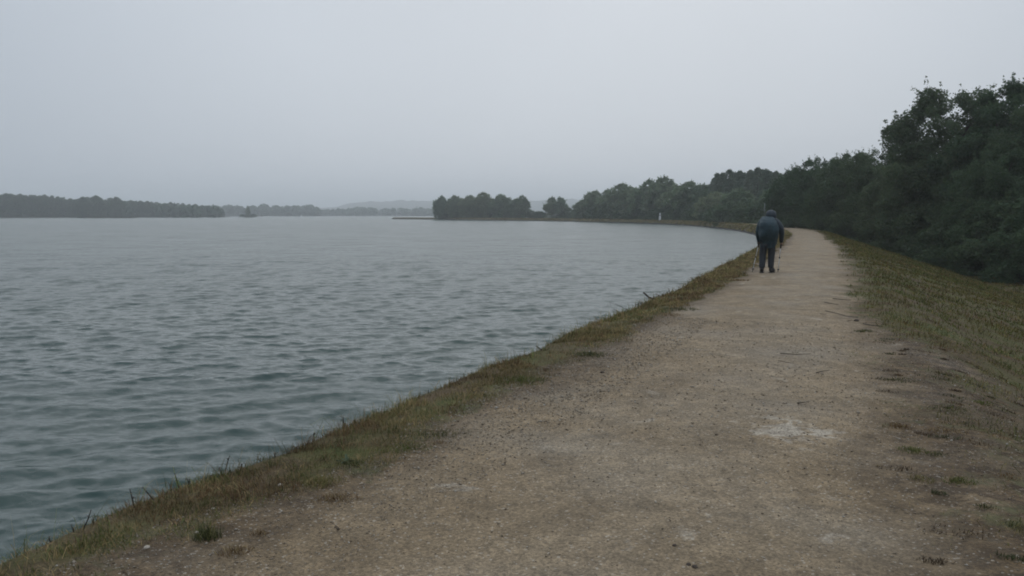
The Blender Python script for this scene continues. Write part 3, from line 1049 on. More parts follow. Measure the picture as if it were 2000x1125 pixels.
def grass_colour(x, y, r, dry=0.5):
    n = len(x)
    a = fbm(x * 1.1, y * 1.1, 41, 3)
    b = fbm(x * 2.3, y * 2.3, 57, 3)
    k = r.random(n)
    c = np.where((a > 0.5)[:, None], GREEN, OLIVE)
    c = np.where((k < dry * (0.35 + 1.1 * np.clip(b - 0.25, 0, 1)))[:, None], STRAW, c)
    c = np.where(((b < 0.40) & (k > 0.45))[:, None], BROWN, c)
    c = np.where((r.random(n) < 0.12)[:, None], DARK, c)
    tone = 0.70 + 0.75 * np.clip((fbm(x * 2.9, y * 2.9, 77, 3) - 0.25) * 2.0, 0, 1)
    return c * (r.uniform(0.7, 1.25, n) * tone)[:, None]


def scatter_grass(name, n, s_rng, u_fn, len_fn, seed, label, dry, thresh, wmin=0.0016, power=2.0, tone=(1, 1, 1)):
    r = np.random.default_rng(seed)
    t = r.random(n) ** power                      # denser near the camera
    s = S0 + s_rng[0] + (s_rng[1] - s_rng[0]) * t
    u = u_fn(s, r)
    g = grassiness(s, u)
    x, y, nx, ny = cl(s)
    wx, wy = x + nx * u, y + ny * u
    clump = 0.5 * fbm(wx * 5.5, wy * 5.5, 91, 2) + 0.5 * fbm(wx * 1.6, wy * 1.6, 93, 2)
    keep = r.random(n) < np.clip((g - thresh) * 2.2, 0, 1) * np.clip((clump - 0.36) * 4.5, 0.10, 1)
    s, u, g, wx, wy = s[keep], u[keep], g[keep], wx[keep], wy[keep]
    dist = np.hypot(wx, wy)
    L = len_fn(s, u, r) * (0.5 + 0.5 * g) * (0.6 + 0.8 * fbm(wx * 1.7, wy * 1.7, 13, 2))
    W = np.maximum(wmin, dist * 0.00030) * r.uniform(0.7, 1.4, len(s))
    col = grass_colour(wx, wy, r, dry) * np.array(tone)
    me = blades(name, s, u, L, W, col, 1.25, None, 0, seed)
    return tag(link(name, me, M_GRASS), label, 'grass', None, 'stuff')


def u_verge(s, r):
    le, re, ce = edges(s)
    k = r.random(len(s))
    return ce - 0.55 + (le + 0.25 - ce + 0.55) * k


scatter_grass('bank_grass', 300000, (1.0, 75), u_verge, lambda s, u, r: 0.038 + 0.062 * r.random(len(s)) ** 2.0, 101,
              'brown and green matted grass along the lake side edge of the gravel', 0.85, 0.30, power=2.4, tone=(0.88, 0.84, 0.86))
def u_crest(s, r):
    le, re, ce = edges(s)
    return ce - 0.10 + 0.22 * r.normal(size=len(s))
scatter_grass('crest_stems', 9000, (1.5, 40), u_crest, lambda s, u, r: 0.10 + 0.16 * r.random(len(s)) ** 2, 109,
              'thin dry stems sticking up along the ragged crest of the bank', 0.6, 0.2, wmin=0.0013, power=2.0)
def u_verge_far(s, r):
    le, re, ce = edges(s)
    return ce - 0.8 + (le + 0.1 - ce + 0.8) * r.random(len(s))
scatter_grass('far_bank_grass', 60000, (60, 400), u_verge_far, lambda s, u, r: 0.12 + 0.12 * r.random(len(s)), 105,
              'yellowish grass strip on the far curve of the dike', 0.7, 0.2, wmin=0.02, power=1.3)
def u_slope(s, r):
    le, re, ce = edges(s)
    return re - 0.1 + 13.0 * r.random(len(s)) ** 0.9
scatter_grass('slope_grass', 300000, (4.0, 80), u_slope, lambda s, u, r: 0.05 + 0.085 * r.random(len(s)) ** 1.5, 103,
              'short green and russet grass covering the slope right of the path', 0.13, 0.30, wmin=0.002, power=1.5, tone=(0.70, 0.68, 0.56))
def u_worn(s, r):
    le, re, ce = edges(s)
    return re - 0.1 + 4.0 * r.random(len(s))
scatter_grass('trampled_grass', 70000, (2.0, 14), u_worn, lambda s, u, r: 0.02 + 0.03 * r.random(len(s)), 104,
              'thin trampled grass on the bare ground right of the path', 0.5, 0.16, wmin=0.0016, power=1.2)

def dead_turf():
    r = np.random.default_rng(203)
    n = 190
    s = S0 + 2.2 + 9.5 * r.random(n) ** 1.1
    le, re, ce = edges(s)
    u = re + 0.15 + 3.4 * r.random(n)
    m = int(70)
    b = np.repeat(np.arange(n), m)
    size = (0.03 + 0.09 * r.random(n) ** 2)[b]
    a = r.random(n * m) * 6.283
    q = r.random(n * m) ** 0.7
    S_, U_ = s[b] + np.cos(a) * q * size * 0.7, u[b] + np.sin(a) * q * size * 1.5
    X, Y, Z = profile(S_, U_)
    kind = r.random(n)
    base = np.where((kind < 0.45)[:, None], (0.062, 0.042, 0.025), np.where((kind < 0.8)[:, None], (0.100, 0.066, 0.036), (0.060, 0.068, 0.030)))[b]
    col = base * r.uniform(0.7, 1.3, (n * m, 1))
    v, f, c = blade_geo(np.stack([X, Y, Z - 0.004], -1), 0.012 + 0.028 * r.random(n * m), np.full(n * m, 0.0022) * r.uniform(0.7, 1.4, n * m), col, 1.5, r)
    return tag(link('dead_turf', np_mesh('dead_turf', v, f, False, c), M_GRASS), 'scraps of dead brown turf and litter over the bare earth right of the path', 'turf scraps', None, 'stuff')


dead_turf()

# ------------------------------------------------------------------ loose gravel
def gravel():
    r = np.random.default_rng(61)
    n = 46000
    s = S0 + 1.5 + 11 * r.random(n) ** 1.7
    le, re, ce = edges(s)
    k = r.random(n)
    left = r.random(n) < 0.5
    u = np.where(left, le - 0.35 + 1.2 * k ** 1.3, le + (re + 2.2 - le) * k)
    g = grassiness(s, u)
    keep = g < 0.75
    s, u = s[keep], u[keep]
    n = len(s)
    X, Y, Z = profile(s, u)
    dist = np.hypot(X, Y)
    sz = (0.0022 + 0.0058 * r.random(n) ** 3.2 + 0.008 * (r.random(n) > 0.985) * r.random(n)) * np.clip(dist / 4.5, 0.8, 1.5)
    octv = np.array([(1, 0, 0), (0, 1, 0), (-1, 0, 0), (0, -1, 0), (0, 0, .75), (0, 0, -.6)], float)
    octf = np.array([(0, 1, 4), (1, 2, 4), (2, 3, 4), (3, 0, 4), (1, 0, 5), (2, 1, 5), (3, 2, 5), (0, 3, 5)])
    v = octv[None] * r.uniform(0.6, 1.3, (n, 6, 1))
    a = r.random(n) * 6.283
    ca, sa = np.cos(a), np.sin(a)
    st = r.uniform(0.7, 1.3, n)
    vx = v[:, :, 0] * st[:, None]
    vy = v[:, :, 1] / st[:, None]
    v = np.stack([vx * ca[:, None] - vy * sa[:, None], vx * sa[:, None] + vy * ca[:, None], v[:, :, 2]], -1) * sz[:, None, None]
    v += np.stack([X, Y, Z + sz * 0.25], -1)[:, None, :]
    f = (octf[None] + (np.arange(n) * 6)[:, None, None]).reshape(-1, 3)
    pal = np.array([(0.21, 0.17, 0.125), (0.28, 0.24, 0.19), (0.15, 0.118, 0.085), (0.40, 0.37, 0.32), (0.10, 0.08, 0.06)])
    c = pal[r.choice(5, n, p=[.42, .32, .16, .06, .04])] * r.uniform(0.8, 1.2, (n, 1))
    me = np_mesh('loose_gravel', v.reshape(-1, 3), f, False, np.repeat(c, 6, 0))
    return tag(link('loose_gravel', me, M_STONE), 'loose brown and pale gravel stones scattered over the path near the camera', 'gravel', None, 'stuff')


gravel()


# ------------------------------------------------------------------ single tufts, weeds, sticks, stones
def on_ground(px, py):
    """the point of the dike top seen at a pixel"""
    p = gp(px, py, 0)
    for _ in range(6):
        s, u = s_off(p)
        z = float(profile(np.array([s]), np.array([u]))[2][0])
        p = gp(px, py, z)
    return p


def tuft(px, py, n, L, spread, kind, label, seed, group='single grass tufts on the gravel'):
    r = np.random.default_rng(seed)
    p0 = on_ground(px, py)
    n = int(n * 1.5)
    spread = spread * 1.15
    a = r.random(n) * 6.283
    rad = spread * r.random(n) ** 0.7
    s0, u0 = s_off(p0)
    pts = np.stack([rad * np.cos(a) * 1.3, rad * np.sin(a), np.full(n, -0.006)], -1)
    base = {'green': GREEN, 'dark': DARK, 'olive': OLIVE, 'brown': BROWN, 'straw': STRAW}[kind]
    alt = {'green': OLIVE, 'dark': OLIVE, 'olive': STRAW, 'brown': STRAW, 'straw': BROWN}[kind]
    col = np.where((r.random(n) < 0.7)[:, None], base, alt) * r.uniform(0.65, 1.2, (n, 1))
    dist = p0.length
    v, f, c = blade_geo(pts, L * 0.85 * r.uniform(0.4, 1.1, n) * (1.15 - 0.6 * rad / spread), np.full(n, max(0.0016, dist * 0.00035)) * r.uniform(0.7, 1.3, n), col, 0.95, r)
    o = link('grass_tuft', np_mesh('grass_tuft', v, f, False, c), M_GRASS)
    o.location = p0
    return tag(o, label, 'grass tuft', group)


TUFTS = [
    (405, 1052, 130, .15, .05, 'dark', 'upright dark tuft alone on the gravel at lower left, beside the bank grass'),
    (460, 1078, 110, .06, .06, 'brown', 'flat brown tuft right below the upright dark tuft at lower left'),
    (508, 1043, 60, .05, .035, 'brown', 'tiny brown sprig on gravel right of the upright dark tuft'),
    (632, 945, 190, .09, .09, 'olive', 'bushy olive tuft on gravel, the nearer to the bank of two'),
    (655, 976, 170, .055, .085, 'brown', 'low brownish tuft just below the bushy olive tuft'),
    (702, 974, 30, .035, .025, 'brown', 'tiny dark sprig right of the low brownish tuft'),
    (690, 910, 170, .06, .11, 'dark', 'low dark green mat of grass under the small broad leaved plant'),
    (800, 876, 260, .055, .13, 'green', 'flat green patch of grass creeping into the gravel below the middle bank'),
    (755, 883, 160, .05, .12, 'olive', 'thin olive patch left of the flat green patch on the gravel'),
    (865, 850, 260, .06, .15, 'dark', 'dark long patch of grass at the gravel edge, above the flat green patch'),
    (858, 866, 60, .05, .05, 'brown', 'small brown clump just under the dark long patch'),
    (1155, 694, 240, .08, .17, 'dark', 'dark green patch at the gravel edge below the straw coloured bank'),
    (1020, 745, 260, .10, .18, 'green', 'deep green tuft bulging from the bank grass at mid path'),
    (1330, 605, 150, .10, .22, 'dark', 'dark patch at the gravel edge level with the drift branch'),
    (1310, 616, 90, .06, .15, 'brown', 'small dark brown patch just off the bank near the drift branch'),
    (1440, 548, 150, .08, .25, 'brown', 'brown patch at the gravel edge in front of the walker'),
    (1755, 742, 150, .045, .13, 'dark', 'dark flat tuft on the worn ground, first from the path at right'),
    (1690, 647, 110, .06, .10, 'dark', 'dark narrow tuft lying at the right edge of the gravel'),
    (1780, 880, 190, .055, .075, 'green', 'green tuft on the worn ground right of the chalky patch'),
    (1828, 888, 110, .045, .055, 'dark', 'small dark tuft right beside the green tuft on the worn ground'),
    (1790, 935, 130, .04, .075, 'olive', 'olive flat tuft on the worn ground below the green tuft'),
    (1875, 940, 150, .05, .07, 'green', 'green mat on the worn ground right of the olive flat tuft'),
    (1755, 832, 140, .04, .08, 'brown', 'dark brown low tuft right of the chalky patch'),
    (1848, 842, 140, .04, .10, 'brown', 'wide brown low tuft farther right than the chalky patch'),
    (1850, 797, 150, .045, .11, 'dark', 'dark wide tuft above the brown low tufts on the worn ground'),
    (1912, 787, 110, .05, .08, 'green', 'small green tuft near the right edge above the worn ground'),
    (1715, 912, 60, .03, .04, 'brown', 'tiny brown sprig between the chalky patch and the olive flat tuft'),
    (1960, 930, 100, .035, .07, 'brown', 'brown scrap of turf near the right edge of the worn ground'),
    (1925, 990, 60, .04, .045, 'dark', 'small dark clump close to the right edge of the worn ground'),
    (1985, 1030, 160, .06, .09, 'dark', 'dark green tuft cut by the right edge, lowest on the worn ground'),
]
for i, t in enumerate(TUFTS):
    tuft(*t, 300 + i)


def stalk(px, py, h_px, dx_px, label, leaves=0, seed=0, thick=0.0022, side=None):
    """a dead stalk on the bank crest: pixel of the foot, height and lean in pixels"""
    r = random.Random(seed)
    p0 = gp(px, py, -0.08)
    sc = p0.length / FPX
    root = empty('weed_stalk', p0)
    tag(root, label, 'weed', 'dead weeds along the lake side crest')
    bm = bmesh.new()
    H, dx = h_px * sc * 1.05, dx_px * sc
    pts = [(dx * t ** 1.2, dx * 0.3 * t, H * t - 0.04 * (1 - t)) for t in (0, .25, .5, .75, 1)]
    pts = [(x + r.uniform(-.004, .004), y, z) for x, y, z in pts]
    tube(bm, pts, [max(thick, sc * 1.3) * k for k in (1.25, 1.1, 1.0, .85, .55)], 5)
    link('stem', bm_mesh('stem', bm, M_STALK), None, root)
    for k in range(leaves):
        t = 0.35 + 0.6 * (k + 0.5) / leaves
        i = min(3, int(t * 4))
        b = Vector(pts[i]).lerp(Vector(pts[i + 1]), t * 4 - i)
        a = r.uniform(0, 6.28)
        d = Vector((math.cos(a), math.sin(a) * 0.5, r.uniform(-.2, .6))) * sc * r.uniform(7, 13)
        w = d.cross(Vector((0, .3, 1))).normalized() * sc * r.uniform(2, 4)
        me = bpy.data.meshes.new('leaf')
        m = d * 0.5 + Vector((0, 0, sc * 2))
        me.from_pydata([b, b + m + w, b + d, b + m - w, b + m + Vector((0, 0, -sc))], [], [(0, 1, 4), (1, 2, 4), (2, 3, 4), (3, 0, 4)])
        me.materials.append(M_STALK)
        link('leaf', me, None, root)
    return root


STALKS = [
    (104, 1064, 16, -6, 'short dark double spike lowest on the bank crest, at lower left', 1),
    (153, 1052, 48, 22, 'bare stalk leaning far right over the water, lowest of the long stalks', 2),
    (151, 1048, 22, -9, 'short stub leaning left from the foot of the far leaning stalk', 0),
    (188, 1034, 22, -5, 'short upright spike just right of the far leaning stalk', 0),
    (215, 1016, 5, 2, 'dark leafy scrap of weed on the crest between two stalks', 5),
    (235, 1018, 10, -22, 'thick stalk lying left nearly flat over the crest', 0),
    (266, 1000, 42, -8, 'tall bare spike, left of the leaning pair on the lower bank', 1),
    (312, 985, 34, -26, 'slim stalk leaning strongly left behind the tall bare spike', 0),
    (340, 966, 20, -6, 'short grey spike left of the tallest stalk', 0),
    (354, 958, 32, -9, 'tallest dark stalk next to the curled weed', 0),
    (366, 954, 18, 4, 'curled leafy weed at the foot of the tallest stalk', 7),
    (411, 938, 10, 1, 'small knotted weed head midway along the lower bank', 5),
    (436, 932, 38, 11, 'slender stalk leaning right above a leafy dark clump', 3),
    (438, 928, 14, -8, 'leafy dark clump below the right leaning stalk', 8),
    (470, 920, 14, 2, 'bushy dark weed right of the right leaning stalk', 8),
    (508, 902, 8, 1, 'low dark seed head on the crest above the straw grass', 5),
    (535, 894, 10, 2, 'dark seed head farther up the crest, right of the low seed head', 5),
    (612, 860, 12, 1, 'small forked weed on the crest before the bank bends', 3),
    (673, 834, 20, -2, 'upright weed with short twigs above the small broad leaved plant', 4),
    (690, 830, 10, 4, 'low leafy companion right of the upright twiggy weed', 5),
    (838, 772, 11, -1, 'solitary short spike on the middle of the bank crest', 1),
    (1130, 652, 9, -2, 'short dark spike on the upper bank, left of a leaning one', 0),
    (1138, 651, 9, 5, 'short dark spike leaning right on the upper bank', 0),
    (1060, 680, 5, -14, 'thin twig pointing left over the water below the upper bank spikes', 0),
    (1247, 600, 8, 0, 'small dark weed head left of the drift branch', 4),
]
for i, (a, b, c, d, lab, lv) in enumerate(STALKS):
    stalk(a, b, c, d, lab, lv, 500 + i)


def stick(name, pix, r0, label, cat='stick', z=-0.02, mat=None, lift=0.0, group=None, fork=None):
    pts = [gp(px, py, z + (lift if i else 0)) for i, (px, py) in enumerate(pix)]
    o = empty(name, pts[0])
    tag(o, label, cat, group)
    loc = [p - pts[0] for p in pts]
    bm = bmesh.new()
    r0 = r0 * 0.6
    tube(bm, loc, [r0 * (1 - 0.5 * i / max(1, len(loc) - 1)) for i in range(len(loc))], 7)
    link('shaft', bm_mesh('shaft', bm, mat or M_WOOD), None, o)
    if fork:
        bm = bmesh.new()
        q = [gp(px, py, z) - pts[0] for px, py in fork]
        tube(bm, q, [r0 * 0.5, r0 * 0.4, r0 * 0.2][:len(q)], 5)
        link('side_twig', bm_mesh('side_twig', bm, mat or M_WOOD), None, o)
    return o


# the drift branch sticking out over the water, with its clump of dead leaves
b0 = gp(1277, 586, -0.12)
sc = b0.length / FPX
br = empty('drift_branch', b0)
tag(br, 'broken grey branch jutting from the bank over the water, below the walker', 'branch')
bm = bmesh.new()
tube(bm, [Vector((0.06, 0, -0.05)), Vector((0, 0, 0.02)), Vector((-9 * sc, 0.02, 5.2 * sc)), Vector((-20 * sc, 0.04, 14.5 * sc))], [1.9 * sc, 1.9 * sc, 1.7 * sc, 1.75 * sc], 8)
link('limb', bm_mesh('limb', bm, M_WOOD), None, br)
bm = bmesh.new()
tube(bm, [Vector((-4 * sc, 0, 2 * sc)), Vector((-12 * sc, .03, 3 * sc)), Vector((-17 * sc, .05, 4 * sc))], [0.6 * sc, .4 * sc, .2 * sc], 5)
link('side_twig', bm_mesh('side_twig', bm, M_WOOD), None, br)
c0 = gp(1284, 583, -0.06)
cl_ = empty('leaf_clump', c0)
tag(cl_, 'clump of dead reddish leaves on the bank beside the broken branch', 'dead leaves')
for k in range(26):
    me = bpy.data.meshes.new('leaf')
    p = Vector((rnd.gauss(0, 3.2 * sc), rnd.gauss(0, 3 * sc), abs(rnd.gauss(0, 3.2 * sc))))
    d = Vector((rnd.uniform(-1, 1), rnd.uniform(-1, 1), rnd.uniform(-.6, 1))).normalized() * 3.2 * sc
    w = d.cross(Vector((rnd.uniform(-1, 1), .4, .3))).normalized() * 1.5 * sc
    me.from_pydata([p, p + d * .5 + w, p + d, p + d * .5 - w], [], [(0, 1, 2), (0, 2, 3)])
    me.materials.append(M_DRYLEAF)
    link('leaf', me, None, cl_)

# thin sunken twigs reaching out of the water left of the branch
def water_twig(px0, py0, px1, py1, label, r=0.8):
    p = gp(px0, py0, -0.22)
    sc = p.length / FPX
    o = empty('water_twig', p)
    tag(o, label, 'twig', 'thin twigs over the water')
    bm = bmesh.new()
    e = Vector(((px1 - px0) * sc, 0.1, (py0 - py1) * sc))
    tube(bm, [Vector((0.0, 0, -0.15)), Vector((0, 0, 0)), e * 0.5 + Vector((0, 0, 1.2 * sc)), e], [r * sc, r * sc, r * 0.8 * sc, r * 0.4 * sc], 5)
    link('shaft', bm_mesh('shaft', bm, M_STALK), None, o)


water_twig(1226, 605, 1191, 591, 'long thin twig dipping left over the water near the broken branch', 0.55)
water_twig(1210, 612, 1198, 604, 'short dark twig at the waterside left of the broken branch', 0.8)
water_twig(1206, 613, 1193, 607, 'lower thin twig beside the short dark twig at the waterside', 0.5)

# twigs and litter on the gravel
TWG = 'twigs lying on the gravel'
ZT = 0.03
for (pix, r0, lab, fork) in [
    ([(1524, 690), (1555, 692), (1584, 691)], 0.008, 'long thin straight twig lying across the gravel at mid path', None),
    ([(1520, 704), (1534, 707), (1551, 710)], 0.005, 'faint short twig just below the long straight twig', None),
    ([(1594, 728), (1606, 725), (1620, 723)], 0.008, 'small dark twig with a drooping side shoot', [(1606, 725), (1605, 731), (1603, 736)]),
    ([(1557, 787), (1568, 786), (1582, 783)], 0.007, 'single dark twig just above the chalky patch', None),
    ([(1612, 607), (1635, 612), (1652, 617), (1676, 620)], 0.011, 'thick wavy dark root across the right edge of the gravel', None),
    ([(1610, 590), (1625, 593), (1638, 595)], 0.010, 'short dark stick above the wavy root at the gravel edge', None),
    ([(1627, 583), (1645, 585), (1662, 586)], 0.013, 'straight dark stick highest at the right gravel edge', None),
    ([(1655, 627), (1663, 625), (1672, 627)], 0.007, 'tiny curved twig below the wavy root', None),
    ([(1686, 632), (1705, 636), (1722, 637)], 0.012, 'dark stick half in the grass at the right gravel edge', None),
    ([(1602, 618 - 5), (1614, 614)], 0.005, 'splinter pointing left at the end of the wavy root', None),
]:
    stick('twig', pix, r0, lab, 'twig', ZT, M_STALK, 0.0, TWG, fork)


def pebble(px, py, size, col, label, name='stone'):
    p = on_ground(px, py)
    bm = bmesh.new()
    bmesh.ops.create_icosphere(bm, subdivisions=2, radius=1)
    rr = random.Random(px)
    for v in bm.verts:
        v.co *= 0.8 + 0.35 * rr.random()
        v.co.z *= 0.6
        v.co *= size
    me = bm_mesh(name, bm, col, False)
    o = link(name, me)
    o.location = p + Vector((0, 0, size * 0.2))
    return tag(o, label, 'stone', 'single stones on the path')


M_PALE = simple('pale_stone', (0.42, 0.37, 0.30), 0.7, 0.2, 40)
M_DKST = simple('dark_clod', (0.06, 0.045, 0.034), 0.9, 0.3, 40)
pebble(548, 948, .014, M_PALE, 'pale rounded stone at the inner edge of the bank grass')
pebble(385, 1041, .012, M_PALE, 'pale flat stone left of the upright dark tuft')
pebble(287, 1070, .014, M_PALE, 'pale stone in the bank grass at lower left')
pebble(416, 994, .010, M_PALE, 'small pale stone under the straw coloured grass')
pebble(1673, 627, .035, M_DKST, 'round dark lump at the end of the tiny curved twig', 'clod')
pebble(1345, 1103, .011, M_DKST, 'dark clod near the lower edge, right one of two', 'clod')
pebble(1357, 1108, .013, M_DKST, 'dark clod near the lower edge, left one of two, slightly bigger', 'clod')
pebble(1317, 1066, .011, M_DKST, 'flat dark crumb on the gravel above the two clods', 'clod')
pebble(1176, 728, .022, M_DKST, 'lone dark lump on the gravel near the deep green tuft', 'clod')

# the small broad-leaved plant on the verge
pl0 = on_ground(676, 903)
pl = empty('leafy_plant', pl0)
tag(pl, 'small pale green broad leaved plant low on the verge', 'plant')
sc = pl0.length / FPX
for k, (a, l, e) in enumerate([(100, 18, 0.9), (65, 12, 0.7), (0, 22, .12), (180, 24, .12), (150, 15, .35), (30, 14, .4), (-60, 16, .1), (-120, 16, .1)]):
    d = Vector((math.cos(R(a)) * math.cos(e), math.sin(R(a)) * math.cos(e), math.sin(e))) * l * sc
    w = d.cross(Vector((0, 0.2, 1))).normalized() * 3.0 * sc
    up = Vector((0, 0, 2.5 * sc))
    me = bpy.data.meshes.new('leaf')
    me.from_pydata([Vector((0, 0, 0)), d * .4 + w + up, d * .75 + w * .7 + up, d, d * .75 - w * .7 + up, d * .4 - w + up, d * .5 + up * .4], [],
                   [(0, 1, 6), (1, 2, 6), (2, 3, 6), (3, 4, 6), (4, 5, 6), (5, 0, 6)])
    me.materials.append(M_GREENLEAF)
    link('leaf', me, None, pl)
# two pale dry grass stems standing in the slope
for i, (px, py, h, dx, lab) in enumerate([(1725, 612, 15, 3, 'pale dry grass stem standing upright on the right slope'), (1736, 628, 14, -8, 'pale dry grass stem leaning left on the right slope')]):
    p0 = on_ground(px, py)
    sc = p0.length / FPX
    o = empty('dry_stem', p0)
    tag(o, lab, 'grass stem', 'pale stems on the right slope')
    bm = bmesh.new()
    tube(bm, [Vector((0, 0, 0)), Vector((dx * sc * .4, 0, h * sc * .5)), Vector((dx * sc, 0, h * sc))], [.8 * sc, .7 * sc, .5 * sc], 5)
    link('stem', bm_mesh('stem', bm, simple('dry_straw', (0.24, 0.19, 0.11), .8)), None, o)


# ------------------------------------------------------------------ white marker post, ducks, far white mark
def lathe(bm, prof, n=16, x=0, y=0):
    rings = []
    for r_, z in prof:
        rings.append([bm.verts.new((x + r_ * math.cos(2 * math.pi * k / n), y + r_ * math.sin(2 * math.pi * k / n), z)) for k in range(n)])
    for a, b in zip(rings[:-1], rings[1:]):
        for k in range(n):
            bm.faces.new((a[k], a[(k + 1) % n], b[(k + 1) % n], b[k]))
    bm.faces.new(list(reversed(rings[0])))
    bm.faces.new(rings[-1])


def lathe_part(name, prof, mat, parent, n=16):
    bm = bmesh.new()
    lathe(bm, prof, n)
    return link(name, bm_mesh(name, bm, mat, False), None, parent)


M_WHITE = simple('white_paint', (0.72, 0.73, 0.72), 0.5, 0.08, 4)
M_DARKRED = simple('dark_band', (0.12, 0.08, 0.09), 0.6)
mp = at(1288, 216.5)
s_m, u_m = s_off(mp)
zb = float(profile(np.array([s_m]), np.array([u_m]))[2][0])
post = empty('marker_post', (mp.x, mp.y, zb))
tag(post, 'white round marker post with a slimmer top, standing on the far bank', 'marker post')
b = post
lathe_part('lower_shaft', [(.30, -.3), (.30, .0), (.27, 1.22), (.26, 1.28)], M_WHITE, b)
lathe_part('band', [(.19, 1.28), (.19, 1.42)], M_DARKRED, b)
lathe_part('upper_shaft', [(.20, 1.42), (.21, 1.60), (.16, 1.9), (.10, 2.02)], M_WHITE, b)
lathe_part('cap', [(.11, 2.02), (.13, 2.06), (.05, 2.18)], M_DARKRED, b)

M_DUCK = simple('duck_feathers', (0.035, 0.032, 0.03), 0.7, 0.3, 15)


def duck_meshes():
    bm = bmesh.new()
    bmesh.ops.create_uvsphere(bm, u_segments=14, v_segments=10, radius=1)
    for v in bm.verts:
        x, y, z = v.co
        t = x
        v.co = Vector((x * 0.30, y * 0.13 * (1 - 0.25 * abs(t)), z * 0.11 + 0.05 + (0.06 * max(0, -t) ** 2)))
    body = bm_mesh('body', bm, M_DUCK)
    bm = bmesh.new()
    tube(bm, [(0.2, 0, 0.08), (0.27, 0, 0.17), (0.29, 0, 0.25), (0.31, 0, 0.30), (0.34, 0, 0.31)], [0.06, 0.045, 0.045, 0.06, 0.035], 8)
    head = bm_mesh('head', bm, M_DUCK)
    bm = bmesh.new()
    tube(bm, [(0.36, 0, 0.305), (0.42, 0, 0.29)], [0.022, 0.012], 6)
    bill = bm_mesh('bill', bm, M_DUCK)
    return body, head, bill


DK = duck_meshes()
for (px, d, rz, sc_, lab) in [
    (31, 560, 3.0, 1.6, 'dark duck on the water, left one of the little flock before the hazy wood'),
    (41, 562, 0.3, 1.5, 'dark duck in the middle of the little flock before the hazy wood'),
    (48, 558, 0.1, 2.0, 'largest dark duck in the little flock before the hazy wood'),
    (54, 556, 2.8, 1.1, 'smallest dark duck at the right of the little flock before the hazy wood'),
    (303, 620, 0.2, 1.4, 'single dark duck right of the reed islet'),
    (965, 292, 0.4, 1.0, 'duck on the water under the dark dome of the spit grove, the left of two'),
    (987, 289, 2.9, 1.0, 'duck on the water in front of the spit grove, the right of two'),
]:
    p = at(px, d, WZ)
    o = empty('duck', p, rz, sc_)
    tag(o, lab, 'duck', 'ducks on the lake')
    for nm, me in zip(('body', 'head', 'bill'), DK):
        link(nm, me, None, o)

bo = empty('white_buoy', at(590, 1050, WZ))
tag(bo, 'tiny white buoy before the far wood, right of the tree islet', 'buoy')
lathe_part('float', [(.55, -.2), (.95, .15), (.95, .55), (.45, .9)], M_WHITE, bo)
lathe_part('top_mark', [(.35, .9), (.28, 2.0), (.1, 2.5)], M_WHITE, bo)


# ------------------------------------------------------------------ the walker
def skin_mesh(name, verts, edges_, radii, mat, sub=2, root=0):
    me = bpy.data.meshes.new('tmp')
    me.from_pydata([Vector(v) for v in verts], edges_, [])
    o = bpy.data.objects.new('tmp', me)
    COL.objects.link(o)
    o.modifiers.new('skin', 'SKIN').use_smooth_shade = True
    sm = o.modifiers.new('sub', 'SUBSURF')
    sm.levels = sm.render_levels = sub
    sv_ = me.skin_vertices[0].data
    for i, r_ in enumerate(radii):
        sv_[i].radius = (r_, r_) if not isinstance(r_, tuple) else r_
        sv_[i].use_root = i == root
    dg = bpy.context.evaluated_depsgraph_get()
    out = bpy.data.meshes.new_from_object(o.evaluated_get(dg))
    out.name = name
    out.materials.clear()
    out.materials.append(mat)
    for p in out.polygons: p.use_smooth = True
    bpy.data.objects.remove(o)
    bpy.data.meshes.remove(me)
    return out


M_SKIN = simple('skin', (0.36, 0.23, 0.17), 0.55, 0.08, 30)
def mat_cloth(name, col, wet=0.5):
    t = NT(name)
    co = t.node('ShaderNodeTexCoord').outputs['Object']
    f1 = t.noise(5.5, 4, 0.6, co, 0.8)
    c = t.mix(1.0, col, t.rng(f1, 0.3, 0.7, 0.8, 1.22), 'MULTIPLY')
    return t.done(t.principled(c, wet, 0.45, t.bump(t.noise(7.0, 4, 0.55, co, 1.4), 0.6, 0.03)))


M_JACKET = mat_cloth('rain_jacket', (0.020, 0.042, 0.053), 0.65)
M_JACKET_SHADED = mat_cloth('hood', (0.018, 0.028, 0.037), 0.65)  # darker jacket cloth: shade painted into the hood and right sleeve
M_TROUS = mat_cloth('trousers', (0.022, 0.026, 0.032), 0.6)
M_BOOT = simple('boot', (0.022, 0.020, 0.019), 0.6, 0.2, 20)
M_GLOVE = simple('glove', (0.025, 0.026, 0.03), 0.7, 0.2, 30)
M_POLE = simple('pole_shaft', (0.55, 0.56, 0.56), 0.35, 0.05, 10)
M_GRIP = simple('pole_grip', (0.02, 0.02, 0.02), 0.7, 0.1, 30)

wp = gp(1498, 532.5, 0.02)
WROT = -math.atan2(wp.x, wp.y) - R(2)
person = empty('person', wp, WROT)
tag(person, 'person seen from behind in a hooded dark blue rain jacket, walking with two poles', 'person')

